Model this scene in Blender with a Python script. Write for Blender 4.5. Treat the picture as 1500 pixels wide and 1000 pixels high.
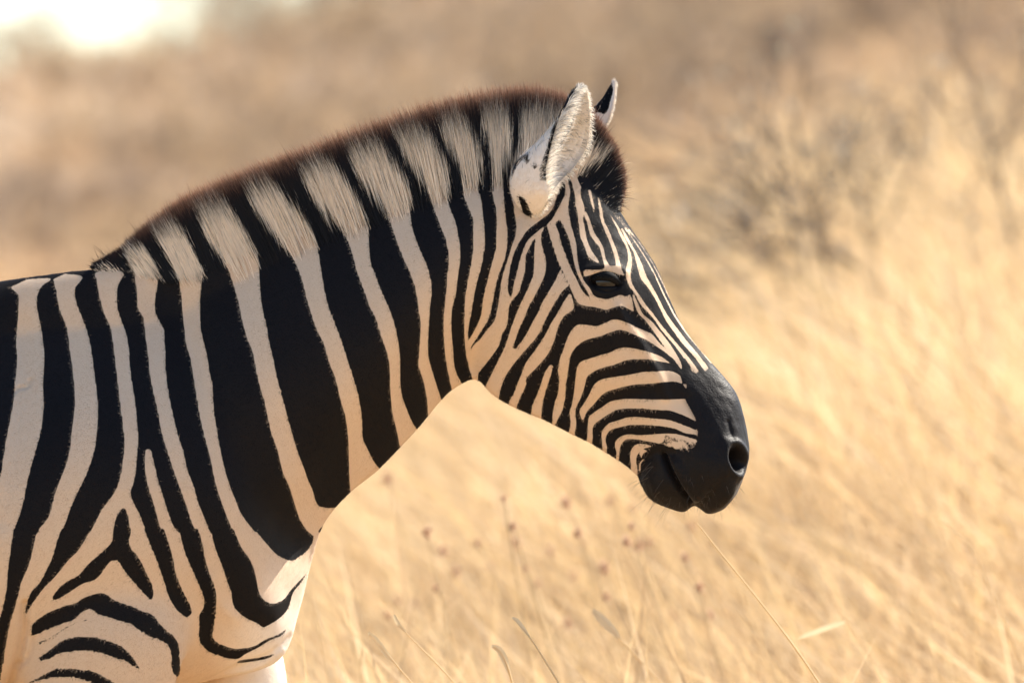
import bpy, math, numpy as np
from mathutils import Vector

# ------------------------------------------------------------------ camera, sky, sun, exposure
S = 0.00095                      # metres per photo pixel in the zebra's own plane
ZC = 1.215                       # camera height
LENS, SENSOR = 400.0, 36.0
DIST = 1500 * S * LENS / SENSOR  # 15.83 m
scene = bpy.context.scene
for o in list(bpy.data.objects):
    bpy.data.objects.remove(o)
COL = scene.collection

cam_d = bpy.data.cameras.new('camera'); cam = bpy.data.objects.new('camera', cam_d); COL.objects.link(cam)
cam.location = (0, -DIST, ZC); cam.rotation_euler = (math.radians(90), 0, 0)
cam_d.lens = LENS; cam_d.sensor_width = SENSOR; cam_d.clip_start = 0.5; cam_d.clip_end = 4000
cam_d.dof.use_dof = True; cam_d.dof.focus_distance = DIST - 0.085; cam_d.dof.aperture_fstop = 6.9
scene.camera = cam

SUN_EL, SUN_AZ = math.radians(42), math.radians(55)    # azimuth from +Y (away from camera) towards +X
world = bpy.data.worlds.new('World'); scene.world = world; world.use_nodes = True
nt = world.node_tree; nt.nodes.clear()
sky = nt.nodes.new('ShaderNodeTexSky'); sky.sky_type = 'NISHITA'; sky.sun_disc = False
sky.sun_elevation = SUN_EL; sky.sun_rotation = SUN_AZ
sky.air_density = 1.0; sky.dust_density = 0.3; sky.ozone_density = 2.5
bg = nt.nodes.new('ShaderNodeBackground'); bg.inputs['Strength'].default_value = 0.105
wo = nt.nodes.new('ShaderNodeOutputWorld')
nt.links.new(sky.outputs[0], bg.inputs[0]); nt.links.new(bg.outputs[0], wo.inputs[0])

sun_d = bpy.data.lights.new('sun', 'SUN'); sun = bpy.data.objects.new('sun', sun_d); COL.objects.link(sun)
sun_d.energy = 5.0; sun_d.angle = math.radians(0.55); sun_d.color = (1.0, 0.93, 0.82)
sdir = Vector((math.sin(SUN_AZ) * math.cos(SUN_EL), math.cos(SUN_AZ) * math.cos(SUN_EL), math.sin(SUN_EL)))
sun.rotation_euler = sdir.to_track_quat('Z', 'Y').to_euler(); sun.location = sdir * 50

scene.view_settings.view_transform = 'Standard'; scene.view_settings.look = 'None'
scene.view_settings.exposure = 1.25; scene.view_settings.gamma = 1.0
scene.view_settings.use_curve_mapping = False
scene.render.engine = 'CYCLES'; scene.cycles.use_denoising = True
scene.cycles.max_bounces = 8; scene.cycles.diffuse_bounces = 5; scene.cycles.transmission_bounces = 6
scene.cycles.sample_clamp_indirect = 8.0

rng = np.random.default_rng(11)

# ------------------------------------------------------------------ helpers
def link(o, parent=None, **props):
    COL.objects.link(o)
    if parent is not None: o.parent = parent
    for k, v in props.items(): o[k] = v
    return o

def empty(name, loc=(0, 0, 0), **props):
    o = bpy.data.objects.new(name, None); o.location = loc; o.empty_display_size = 0.1
    return link(o, None, **props)

def np_mesh(name, V, F, mat=None, smooth=True, attrs=None):
    """V (n,3); F (m,3) or (m,4) or list of such arrays"""
    me = bpy.data.meshes.new(name)
    Fs = F if isinstance(F, list) else [F]
    Fs = [f for f in Fs if len(f)]
    nl = sum(f.size for f in Fs); nf = sum(len(f) for f in Fs)
    me.vertices.add(len(V)); me.vertices.foreach_set('co', np.ascontiguousarray(V, np.float32).ravel())
    me.loops.add(nl); me.loops.foreach_set('vertex_index', np.concatenate([f.ravel() for f in Fs]).astype(np.int32))
    me.polygons.add(nf)
    tot = np.concatenate([np.full(len(f), f.shape[1]) for f in Fs]).astype(np.int32)
    st = np.concatenate([[0], np.cumsum(tot)[:-1]]).astype(np.int32)
    me.polygons.foreach_set('loop_start', st); me.polygons.foreach_set('loop_total', tot)
    me.update(calc_edges=True)
    me.polygons.foreach_set('use_smooth', np.full(nf, smooth))
    if mat: me.materials.append(mat)
    for k, a in (attrs or {}).items():
        a = np.asarray(a, np.float32)
        if a.ndim == 1:
            at = me.attributes.new(k, 'FLOAT', 'POINT'); at.data.foreach_set('value', a)
        else:
            at = me.attributes.new(k, 'FLOAT_COLOR', 'POINT')
            at.data.foreach_set('color', np.concatenate([a, np.ones((len(a), 1), np.float32)], 1).ravel())
    me.update()
    return me

def crom(P, n, closed=False):
    """Catmull-Rom through the rows of P, n samples per span"""
    P = np.asarray(P, float)
    if closed: Q = np.vstack([P[-1:], P, P[:2]])
    else: Q = np.vstack([2 * P[:1] - P[1:2], P, 2 * P[-1:] - P[-2:-1]])
    out = []
    t = np.linspace(0, 1, n, endpoint=False)[:, None]
    for i in range(1, len(Q) - 2):
        a, b, c, d = Q[i - 1], Q[i], Q[i + 1], Q[i + 2]
        out.append(0.5 * (2 * b + (c - a) * t + (2 * a - 5 * b + 4 * c - d) * t ** 2 + (3 * b - a - 3 * c + d) * t ** 3))
    if not closed: out.append(P[-1:])
    return np.vstack(out)

def crom_at(P, s):
    """Catmull-Rom evaluated at float indices s"""
    P = np.asarray(P, float); s = np.asarray(s, float)
    Q = np.vstack([2 * P[:1] - P[1:2], P, 2 * P[-1:] - P[-2:-1]])
    i = np.clip(np.floor(s).astype(int), 0, len(P) - 2); t = (s - i)[..., None]
    a, b, c, d = Q[i], Q[i + 1], Q[i + 2], Q[i + 3]
    return 0.5 * (2 * b + (c - a) * t + (2 * a - 5 * b + 4 * c - d) * t ** 2 + (3 * b - a - 3 * c + d) * t ** 3)

def smooth_poly(P):
    """round a polygon's outline but keep its sharp corners"""
    P = np.asarray(P, float); n = len(P)
    e = np.roll(P, -1, 0) - P; e /= np.maximum(np.linalg.norm(e, axis=1, keepdims=True), 1e-6)
    turn = np.sum(np.roll(e, 1, 0) * e, 1)
    sharp = [i for i in range(n) if turn[i] < 0.45]
    if len(sharp) < 2: return crom(P, 4, True)
    out = []
    for k, i in enumerate(sharp):
        j = sharp[(k + 1) % len(sharp)]
        idx = [(i + m) % n for m in range(((j - i) % n or n) + 1)]
        seg = P[idx]
        out.append(crom(seg, 4)[:-1] if len(seg) > 2 else seg[:-1])
    return np.vstack(out)

def smoothstep(a, b, x):
    t = np.clip((x - a) / (b - a), 0, 1); return t * t * (3 - 2 * t)

def px2w(px, py, dep=0.0):
    """coat coordinates (pixels in the sagittal plane, depth in px, minus = towards the near side) to metres"""
    return np.stack(np.broadcast_arrays((np.asarray(px) - 750) * S, np.asarray(dep) * S, ZC + (500 - np.asarray(py)) * S), -1)

class Raster:
    R = 2
    def __init__(self, x0, y0, x1, y1, val=0.0):
        self.x0, self.y0 = x0, y0
        self.w, self.h = (x1 - x0) * self.R, (y1 - y0) * self.R
        self.a = np.full((self.h, self.w), val, np.float32)
    def fill(self, poly, v, smooth=True):
        P = smooth_poly(poly) if smooth else np.asarray(poly, float)
        P = (P - [self.x0, self.y0]) * self.R
        cnt = np.zeros((self.h, self.w + 1), np.int16)
        A, B = P, np.roll(P, -1, 0)
        for (xa, ya), (xb, yb) in zip(A, B):
            if ya == yb: continue
            lo, hi = min(ya, yb), max(ya, yb)
            r = np.arange(max(0, math.ceil(lo - .5)), min(self.h - 1, math.ceil(hi - .5) - 1) + 1)
            if len(r) == 0: continue
            xc = xa + (r + .5 - ya) * (xb - xa) / (yb - ya)
            np.add.at(cnt, (r, np.clip(np.ceil(xc - .5), 0, self.w).astype(int)), 1)
        m = (np.cumsum(cnt, 1)[:, :-1] % 2).astype(bool)
        self.a[m] = v
    def line(self, pts, w0, w1, v):
        C = crom(pts, 5); T = np.gradient(C, axis=0); N = np.stack([-T[:, 1], T[:, 0]], 1)
        N /= np.maximum(np.linalg.norm(N, axis=1, keepdims=True), 1e-6)
        w = np.linspace(w0, w1, len(C))[:, None] / 2
        self.fill(np.vstack([C + N * w, (C - N * w)[::-1]]), v, False)
    def blur(self, sig):
        sig *= self.R; n = int(3 * sig) + 1
        k = np.exp(-.5 * (np.arange(-n, n + 1) / sig) ** 2); k /= k.sum()
        for ax in (0, 1):
            p = np.pad(self.a, [(n, n) if q == ax else (0, 0) for q in (0, 1)], mode='edge')
            out = np.zeros_like(self.a)
            for i, kv in enumerate(k):
                sl = [slice(None)] * 2; sl[ax] = slice(i, i + self.a.shape[ax]); out += kv * p[tuple(sl)]
            self.a = out
    def at(self, px, py):
        x = np.clip((np.asarray(px) - self.x0) * self.R - .5, 0, self.w - 1.001)
        y = np.clip((np.asarray(py) - self.y0) * self.R - .5, 0, self.h - 1.001)
        i, j = x.astype(int), y.astype(int); fx, fy = x - i, y - j
        a = self.a
        return (a[j, i] * (1 - fx) + a[j, i + 1] * fx) * (1 - fy) + (a[j + 1, i] * (1 - fx) + a[j + 1, i + 1] * fx) * fy

# ------------------------------------------------------------------ materials
def new_mat(name):
    m = bpy.data.materials.new(name); m.use_nodes = True
    n = m.node_tree; n.nodes.clear()
    out = n.nodes.new('ShaderNodeOutputMaterial')
    return m, n, out

def nd(n, t, **kw):
    x = n.nodes.new(t)
    for k, v in kw.items():
        if k in x.inputs: x.inputs[k].default_value = v
        else: setattr(x, k, v)
    return x

def mix_rgb(n, fac, a, b):
    m = n.nodes.new('ShaderNodeMix'); m.data_type = 'RGBA'
    for sock, v in ((m.inputs[0], fac), (m.inputs[6], a), (m.inputs[7], b)):
        if isinstance(v, bpy.types.NodeSocket): n.links.new(v, sock)
        elif isinstance(v, tuple): sock.default_value = (*v, 1)
        else: sock.default_value = v
    return m.outputs[2]

def math_n(n, op, a, b=0.0, clamp=False):
    m = n.nodes.new('ShaderNodeMath'); m.operation = op; m.use_clamp = clamp
    for sock, v in ((m.inputs[0], a), (m.inputs[1], b)):
        if isinstance(v, bpy.types.NodeSocket): n.links.new(v, sock)
        else: sock.default_value = v
    return m.outputs[0]

WHITE = np.array([0.70, 0.505, 0.34]); BLACK = np.array([0.0075, 0.0072, 0.0085]); MUZ = np.array([0.0095, 0.0072, 0.0066])

def coat_material(name='zebra_coat', wa=(.62, .465, .335), wb=(.72, .515, .335)):
    m, n, out = new_mat(name)
    st = nd(n, 'ShaderNodeAttribute', attribute_name='stripe').outputs['Fac']
    mz = nd(n, 'ShaderNodeAttribute', attribute_name='muzzle').outputs['Fac']
    co = nd(n, 'ShaderNodeTexCoord').outputs['Object']
    nz = nd(n, 'ShaderNodeTexNoise', Scale=420.0, Detail=2.0); n.links.new(co, nz.inputs['Vector'])
    nl = nd(n, 'ShaderNodeTexNoise', Scale=5.0, Detail=6.0); n.links.new(co, nl.inputs['Vector'])
    j = math_n(n, 'MULTIPLY', math_n(n, 'SUBTRACT', nz.outputs[0], .5), .55)
    f = math_n(n, 'ADD', st, j)
    mr = nd(n, 'ShaderNodeMapRange', interpolation_type='SMOOTHSTEP'); n.links.new(f, mr.inputs[0])
    mr.inputs[1].default_value = .36; mr.inputs[2].default_value = .64
    wl = mix_rgb(n, nl.outputs[0], wa, wb)
    wl = mix_rgb(n, math_n(n, 'MULTIPLY', nz.outputs[0], .12), wl, (.46, .34, .25))
    bl = mix_rgb(n, nl.outputs[0], tuple(BLACK * .7), (.0125, .0092, .0082))
    c = mix_rgb(n, mr.outputs[0], bl, wl)
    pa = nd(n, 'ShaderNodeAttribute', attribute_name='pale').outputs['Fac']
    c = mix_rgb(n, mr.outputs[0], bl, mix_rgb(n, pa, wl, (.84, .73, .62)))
    mu = mix_rgb(n, nz.outputs[0], tuple(MUZ * .4), tuple(MUZ * 1.5))
    c = mix_rgb(n, mz, c, mu)
    b = nd(n, 'ShaderNodeBsdfPrincipled', Roughness=.62); b.inputs['Specular IOR Level'].default_value = .10
    n.links.new(c, b.inputs['Base Color'])
    rg = nd(n, 'ShaderNodeMapRange'); n.links.new(mz, rg.inputs[0]); rg.inputs[3].default_value = .62; rg.inputs[4].default_value = .5
    n.links.new(rg.outputs[0], b.inputs['Roughness'])
    rs_ = nd(n, 'ShaderNodeMapRange'); n.links.new(mz, rs_.inputs[0]); rs_.inputs[3].default_value = .10; rs_.inputs[4].default_value = .12
    n.links.new(rs_.outputs[0], b.inputs['Specular IOR Level'])
    n.links.new(math_n(n, 'MULTIPLY', mz, .10), b.inputs['Sheen Weight']); b.inputs['Sheen Roughness'].default_value = .35; b.inputs['Sheen Tint'].default_value = (.9, .82, .76, 1)
    bp = nd(n, 'ShaderNodeBump', Strength=.25, Distance=.0012)
    vo = nd(n, 'ShaderNodeTexVoronoi', Scale=330.0); n.links.new(co, vo.inputs['Vector'])
    hgt = math_n(n, 'ADD', nz.outputs[0], math_n(n, 'MULTIPLY', math_n(n, 'MULTIPLY', vo.outputs['Distance'], mz), .6))
    nw = nd(n, 'ShaderNodeTexNoise', Scale=95.0, Detail=5.0, Roughness=.7, Distortion=.6); n.links.new(co, nw.inputs['Vector'])
    hgt = math_n(n, 'ADD', hgt, math_n(n, 'MULTIPLY', math_n(n, 'MULTIPLY', nw.outputs[0], mz), 3.0))
    n.links.new(hgt, bp.inputs['Height']); n.links.new(bp.outputs[0], b.inputs['Normal'])
    n.links.new(b.outputs[0], out.inputs[0])
    return m

def strand_material(name, transl=.25, rough=.55, spec=.3):
    m, n, out = new_mat(name)
    c = nd(n, 'ShaderNodeAttribute', attribute_name='col').outputs['Color']
    b = nd(n, 'ShaderNodeBsdfPrincipled', Roughness=rough); b.inputs['Specular IOR Level'].default_value = spec
    n.links.new(c, b.inputs['Base Color'])
    t = nd(n, 'ShaderNodeBsdfTranslucent'); n.links.new(c, t.inputs['Color'])
    mx = nd(n, 'ShaderNodeMixShader'); mx.inputs[0].default_value = transl
    n.links.new(b.outputs[0], mx.inputs[1]); n.links.new(t.outputs[0], mx.inputs[2])
    n.links.new(mx.outputs[0], out.inputs[0])
    return m

def plain_material(name, col, rough=.5, spec=.5, coat=0.0):
    m, n, out = new_mat(name)
    co = nd(n, 'ShaderNodeTexCoord').outputs['Object']
    nz = nd(n, 'ShaderNodeTexNoise', Scale=60.0, Detail=3.0); n.links.new(co, nz.inputs['Vector'])
    c = mix_rgb(n, nz.outputs[0], tuple(np.array(col) * .7), tuple(np.array(col) * 1.3))
    b = nd(n, 'ShaderNodeBsdfPrincipled', Roughness=rough); b.inputs['Specular IOR Level'].default_value = spec
    b.inputs['Coat Weight'].default_value = coat; b.inputs['Coat Roughness'].default_value = .03
    n.links.new(c, b.inputs['Base Color']); n.links.new(b.outputs[0], out.inputs[0])
    return m

def ground_material():
    m, n, out = new_mat('dry_ground')
    co = nd(n, 'ShaderNodeTexCoord').outputs['Object']
    a = nd(n, 'ShaderNodeTexNoise', Scale=.35, Detail=6.0); n.links.new(co, a.inputs['Vector'])
    b2 = nd(n, 'ShaderNodeTexNoise', Scale=14.0, Detail=5.0); n.links.new(co, b2.inputs['Vector'])
    c = mix_rgb(n, a.outputs[0], (.55, .40, .23), (.46, .335, .20))
    c = mix_rgb(n, math_n(n, 'MULTIPLY', b2.outputs[0], .7), c, (.60, .44, .24))
    sp = nd(n, 'ShaderNodeSeparateXYZ'); n.links.new(co, sp.inputs[0])
    dr = nd(n, 'ShaderNodeMapRange'); n.links.new(math_n(n, 'ADD', sp.outputs[1], math_n(n, 'MULTIPLY', a.outputs[0], 12.0)), dr.inputs[0])
    dr.inputs[1].default_value = 28.0; dr.inputs[2].default_value = 66.0      # the thicket's browner soil beyond the grass
    c = mix_rgb(n, dr.outputs[0], c, (.46, .33, .22))
    b = nd(n, 'ShaderNodeBsdfPrincipled', Roughness=.95); b.inputs['Specular IOR Level'].default_value = .1
    bp = nd(n, 'ShaderNodeBump', Strength=.8, Distance=.08); n.links.new(b2.outputs[0], bp.inputs['Height'])
    n.links.new(bp.outputs[0], b.inputs['Normal'])
    n.links.new(c, b.inputs['Base Color']); n.links.new(b.outputs[0], out.inputs[0])
    return m

M_COAT = coat_material(); M_EAR = coat_material('zebra_ear', (.86, .76, .66), (.90, .79, .67)); M_FUR = strand_material('zebra_fur', .1, .6, .08); M_MANE = strand_material('zebra_mane', .18, .5, .14)
M_EARHAIR = strand_material('ear_hair', .4, .55, .25)
M_GRASS = strand_material('dry_grass', .45, .6, .3); M_TWIG = strand_material('dry_twig', .1, .8, .15)
M_GROUND = ground_material()

# ------------------------------------------------------------------ terrain
HD = np.array([0, 17, 20, 26, 40, 70, 100, 130, 150, 175, 260, 500, 1500])
HL = np.array([0, 0, .15, .25, .45, 1.10, 1.95, 3.75, 5.45, 5.55, 4.2, 1.0, 0])
HR = np.array([0, 0, .32, .95, 1.55, 2.60, 4.1, 6.2, 8.0, 9.5, 11.0, 8.0, 0])
def terrain(x, y):
    x = np.asarray(x, float); d = np.asarray(y, float) + DIST
    r = np.maximum(d, 0)
    f = smoothstep(-.75, 1.15, x / (.047 * np.maximum(r, 14)))
    h = np.interp(r, HD, HL) * (1 - f) + np.interp(r, HD, HR) * f
    h = h + smoothstep(18, 40, r) * .12 * (np.sin(x * .9 + y * .37) + np.sin(x * .43 - y * .61 + 1.3)) * np.clip(r / 90, .2, .8)
    h = h + .10 * np.clip(x, -14, 0) * smoothstep(100, 150, r) * (1 - smoothstep(300, 600, r))
    return h

def build_ground():
    u = np.linspace(-1, 1, 181); gx = np.sinh(u * 5.2) / math.sinh(5.2) * 900
    v = np.linspace(-.72, 1, 241); gy = np.sinh(v * 5.6) / math.sinh(5.6) * 1400 - 3
    X, Y = np.meshgrid(gx, gy); Z = terrain(X, Y)
    V = np.stack([X, Y, Z], -1).reshape(-1, 3); w = len(gx)
    i = np.arange(len(gy) - 1)[:, None] * w + np.arange(w - 1)[None]
    F = np.stack([i, i + 1, i + 1 + w, i + w], -1).reshape(-1, 4)
    link(bpy.data.objects.new('ground', np_mesh('ground', V, F, M_GROUND)), kind='structure',
         label='dry sandy ground rising to a low hill', category='ground')
build_ground()

# ------------------------------------------------------------------ ribbons (hair, grass) as one mesh
def ribbons(P, W, side, C):
    """P (n,k,3) centre lines, W (n,k) widths, side (n,3) or (n,k,3), C (n,k,3) colours -> V,F,col; last point is the tip"""
    n, k, _ = P.shape
    if side.ndim == 2: side = side[:, None, :]
    off = side * (W / 2)[..., None]
    L, R = P - off, P + off
    V = np.empty((n, 2 * k - 1, 3)); c = np.empty((n, 2 * k - 1, 3))
    V[:, 0:2 * (k - 1):2] = L[:, :-1]; V[:, 1:2 * (k - 1):2] = R[:, :-1]; V[:, -1] = P[:, -1]
    c[:, 0:2 * (k - 1):2] = C[:, :-1]; c[:, 1:2 * (k - 1):2] = C[:, :-1]; c[:, -1] = C[:, -1]
    base = (np.arange(n) * (2 * k - 1))[:, None]
    Q = []
    for j in range(k - 2):
        Q.append(base + np.array([2 * j, 2 * j + 1, 2 * j + 3, 2 * j + 2]))
    Q = np.stack(Q, 1).reshape(-1, 4) if Q else np.zeros((0, 4), int)
    T = base + np.array([2 * (k - 2), 2 * (k - 2) + 1, 2 * k - 2])
    return V.reshape(-1, 3), [Q, T], c.reshape(-1, 3)

def unit(a):
    return a / np.maximum(np.linalg.norm(a, axis=-1, keepdims=True), 1e-9)

def grass_mesh(name, x, y, hgt, wid, lean, colr, k=4):
    n = len(x)
    z = terrain(x, y) - .03
    root = np.stack([x, y, z], -1)
    t = np.linspace(0, 1, k)[None, :, None]
    lean3 = lean[:, None, :] * (t ** 1.7) * hgt[:, None, None]
    up = np.zeros((n, k, 3)); up[..., 2] = (t[..., 0] * hgt[:, None]) * (1 - .25 * t[..., 0] * np.linalg.norm(lean, axis=1)[:, None])
    P = root[:, None, :] + up + lean3
    a = rng.uniform(0, math.pi, n); side = np.stack([np.cos(a), np.sin(a) * .6, np.zeros(n)], -1)
    W = wid[:, None] * np.array([1.0, .95, .75, .4])[:k][None]
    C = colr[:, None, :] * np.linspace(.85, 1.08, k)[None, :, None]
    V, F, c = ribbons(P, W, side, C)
    return np_mesh(name, V, F, M_GRASS, False, {'col': c})

GC = np.array([1.08, 1.06, 1.0]) * np.array([[.74, .555, .33], [.80, .63, .42], [.64, .46, .255], [.75, .54, .28], [.50, .35, .21], [.66, .50, .29], [.40, .27, .155]])
def grass_field():
    X, Y, Hh, Wd, Ln, Cc = [], [], [], [], [], []
    def zone(n, d0, d1, spread, h0, h1, w0, w1, tuft=True, pw=1.0):
        d = d0 + (d1 - d0) * rng.random(n) ** pw
        x = (rng.random(n) * 2 - 1) * (spread * d + .6)
        if tuft:      # pull blades into tussocks
            kx = .16 * (d / 18); jx = rng.normal(0, 1, n) * .035 * (d / 18)
            x = np.round(x / kx) * kx + jx + np.sin(np.round(d * 5) * 12.9) * kx * .6
        patch = .5 + .5 * np.sin(x * 1.7 + d * .8) * np.sin(x * .6 - d * .33 + 2)
        h = rng.uniform(h0, h1, n) * (.7 + .45 * patch)
        ci = rng.integers(0, len(GC), n)
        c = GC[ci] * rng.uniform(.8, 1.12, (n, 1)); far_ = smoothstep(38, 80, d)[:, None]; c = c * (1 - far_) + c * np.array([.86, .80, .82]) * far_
        l = np.stack([-.50 + rng.normal(0, .42, n), rng.normal(0, .35, n)], -1)
        l = np.concatenate([l, np.zeros((n, 1))], 1)
        X.append(x); Y.append(d - DIST); Hh.append(h); Wd.append(rng.uniform(w0, w1, n)); Ln.append(l); Cc.append(c)
    zone(9000, 9.5, 15.0, .06, .35, .52, .004, .007)
    zone(9000, 15.4, 18.0, .08, .38, .58, .004, .007)
    zone(26000, 17.6, 24, .09, .42, .68, .004, .008)
    zone(34000, 23, 45, .085, .42, .72, .006, .013)
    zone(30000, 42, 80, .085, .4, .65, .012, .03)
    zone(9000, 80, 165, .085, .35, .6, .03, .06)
    zone(1500, 17.2, 21.5, .08, .68, .98, .0035, .006, False)
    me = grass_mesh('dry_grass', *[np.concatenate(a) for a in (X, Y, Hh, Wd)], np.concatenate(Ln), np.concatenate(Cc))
    link(bpy.data.objects.new('dry_grass', me), kind='stuff', label='tall dry golden grass covering the slope behind the zebra', category='grass')
grass_field()

# ------------------------------------------------------------------ the coat pattern (drawn in body coordinates)
RA = Raster(-120, 90, 1140, 1080, 0.0)          # 1 = white hair, 0 = black hair
def stripe(left, right, v=1.0):
    L, R_ = crom(left, 4), crom(right, 4)
    RA.fill(np.vstack([L, R_[::-1]]), v, False)

# white stripes of shoulder and neck: rear edge, front edge, from the top down
stripe([(15,421),(27,433),(27,455),(25,480),(24,505),(25,530),(22,560),(21,580),(16,610),(10,640),(5,670),(0,700),(-10,720),(-25,780),(-35,850),(-40,905)],
       [(40,409),(75,408),(60,420),(54,438),(55,455),(60,480),(64,510),(65,530),(63,560),(64,595),(60,630),(52,660),(45,685),(40,705),(35,730),(30,750),(20,780),(12,830),(10,860),(4,890),(0,905)])
stripe([(78,409),(82,425),(88,455),(98,480),(102,510),(107,545),(110,590),(106,625),(103,655),(97,680),(89,700),(80,725),(72,755),(55,777)],
       [(95,401),(121,405),(111,420),(110,435),(114,450),(122,470),(129,490),(134,515),(138,545),(143,590),(142,630),(139,655),(132,680),(124,700),(113,722),(103,745),(96,765),(89,780)])
stripe([(138,400),(142,412),(146,435),(153,460),(162,480),(166,505),(169,530),(172,555),(176,590),(181,630),(182,655),(178,690),(172,712),(165,725),(150,745),(138,768),(131,782)],
       [(160,393),(181,400),(174,415),(171,430),(172,450),(178,470),(185,490),(189,515),(191,545),(198,590),(202,635),(201,660),(199,690),(195,708),(191,722),(195,735),(203,750),(211,770),(215,782)])
stripe([(214,658),(212,668),(213,690),(218,715),(226,740),(234,770),(239,782)],
       [(217,657),(221,660),(226,680),(232,705),(240,730),(248,755),(255,772),(264,782)])
stripe([(184,366),(190,385),(197,405),(201,430),(202,452),(210,465),(213,490),(217,520),(220,550),(225,575),(232,605),(236,630),(245,660),(255,690),(264,715),(273,740),(281,765),(290,782)],
       [(206,358),(217,370),(226,384),(233,402),(231,415),(227,440),(227,455),(233,470),(240,483),(241,500),(242,520),(243,545),(247,577),(254,610),(260,635),(268,660),(275,690),(283,710),(290,735),(298,755),(309,782)])
stripe([(220,325),(228,348),(242,372),(258,400),(264,420),(266,440),(268,460),(270,480),(273,505),(279,525),(284,555),(288,580),(293,610),(300,640),(308,670),(314,700),(321,725),(330,750),(338,770),(343,782)],
       [(252,320),(266,337),(276,352),(286,376),(297,392),(295,415),(293,440),(293,460),(294,480),(298,500),(303,520),(307,545),(311,565),(313,600),(317,625),(322,655),(330,690),(338,715),(346,735),(355,755),(376,782)])
stripe([(280,292),(290,320),(302,346),(320,372),(334,394),(343,420),(350,445),(355,470),(362,495),(370,515),(376,545),(382,570),(387,585),(391,605),(398,635),(407,660),(414,690),(424,713),(431,735),(438,757),(443,767),(449,776),(459,784)],
       [(316,282),(326,290),(342,312),(359,340),(376,370),(379,390),(382,435),(386,460),(390,475),(394,500),(400,525),(405,550),(413,580),(421,610),(428,635),(436,662),(445,685),(452,705),(458,718),(464,737),(474,743),(500,743)])
stripe([(357,262),(366,290),(376,311),(396,336),(414,358),(427,374),(437,395),(444,415),(450,440),(458,465),(465,485),(475,505),(482,530),(488,545),(493,560),(500,590),(506,610),(510,640),(511,670),(512,700),(514,726)],
       [(390,252),(402,270),(422,296),(446,320),(462,345),(466,370),(472,405),(475,425),(480,445),(485,460),(495,485),(502,505),(510,530),(518,555),(525,580),(530,612),(531,640),(537,655),(542,665),(549,678),(562,692)])
stripe([(440,240),(446,266),(456,290),(476,312),(496,331),(509,352),(518,378),(522,395),(528,412),(535,430),(542,450),(550,465),(556,485),(563,505),(568,520),(571,540),(572,575),(575,605),(580,625),(586,655)],
       [(474,225),(490,244),(509,270),(526,296),(538,325),(540,352),(543,385),(549,400),(556,420),(565,440),(573,460),(579,480),(584,505),(586,530),(586,555),(589,580),(598,605),(606,622),(614,632)])
stripe([(508,206),(513,230),(521,255),(541,280),(560,301),(570,320),(580,350),(593,383),(602,402),(609,425),(613,450),(616,475),(615,500),(614,520),(613,535),(618,550),(622,565),(626,588),(627,612)],
       [(540,193),(556,210),(573,236),(592,260),(603,285),(601,308),(603,330),(609,350),(617,370),(625,388),(631,412),(632,430),(630,450),(628,480),(627,510),(628,525),(632,540),(640,565),(648,590)])
stripe([(575,185),(579,206),(591,226),(606,246),(622,266),(629,284),(634,302),(642,322),(648,338),(653,350),(657,372),(657,388),(655,408),(654,426),(651,452),(650,480),(651,506),(654,532),(658,552),(664,580)],
       [(602,172),(616,186),(631,206),(646,226),(658,249),(655,278),(655,290),(660,308),(666,322),(670,338),(673,356),(674,372),(673,390),(670,408),(668,428),(662,455),(661,480),(663,504),(665,532),(670,550),(682,570)])
stripe([(641,176),(648,196),(660,221),(675,245),(677,278),(682,294),(688,308),(693,322),(693,340),(693,366),(690,388),(686,408),(683,426),(681,445),(680,480),(681,500),(683,520),(687,536),(690,548),(697,565)],
       [(662,154),(676,166),(686,190),(696,210),(708,236),(701,262),(700,276),(704,290),(707,308),(709,332),(710,356),(708,374),(704,394),(699,412),(695,430),(690,460),(686,482),(686,506),(689,518),(692,528),(697,540),(708,562)])
stripe([(706,150),(706,176),(711,200),(720,226),(722,240),(720,260),(721,282),(726,304),(728,324),(727,350),(726,366),(720,388),(714,412),(708,438),(704,464),(694,486),(688,496),(685,506)],
       [(737,142),(746,166),(749,190),(749,212),(741,230),(736,250),(736,262),(738,282),(739,308),(742,328),(743,350),(741,372),(736,388),(730,404),(725,425),(721,446),(716,466),(708,480),(698,496),(690,508),(689,519)])
# white field of the face
RA.fill([(764,165),(763,195),(760,215),(752,232),(748,250),(748,262),(750,286),(753,306),(756,328),(755,346),(750,360),(744,380),(738,398),(734,416),(731,440),(725,468),(716,480),(704,496),(694,506),(690,516),
         (693,529),(697,540),(702,552),(690,570),(690,640),(940,770),(1135,770),(1135,300),(900,100),(830,146),(800,152),(778,158)], 1)
# black stripes of cheek and face
K = []
K += [[(822,268),(815,290),(808,308),(795,320),(775,335),(765,348),(757,362),(750,380),(746,400),(744,420),(746,435),(750,432),(752,420),(757,400),(762,380),(768,362),(775,350),(790,337),(802,328),(808,322),(815,310),(823,295),(828,283),(827,266)]]
K += [[(785,345),(780,354),(774,366),(770,376),(769,396),(764,414),(760,428),(750,440),(745,452),(743,475),(735,490),(732,503),(725,515),(710,535),(702,545),(700,556),(708,572),(714,560),(724,540),(734,520),(742,502),(748,482),(754,466),(762,446),(768,434),(773,424),(776,416),(781,404),(782,388),(783,368)]]
K += [[(800,329),(793,344),(794,360),(799,378),(800,392),(796,408),(788,424),(782,436),(774,450),(768,466),(762,478),(758,488),(754,500),(750,510),(756,511),(764,500),(772,488),(780,472),(788,458),(794,444),(802,430),(810,417),(816,406),(820,394),(827,407),(833,421),(838,436),(842,448),(846,443),(840,432),(833,415),(826,400),(818,384),(812,366),(806,348),(803,335)]]
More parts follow.
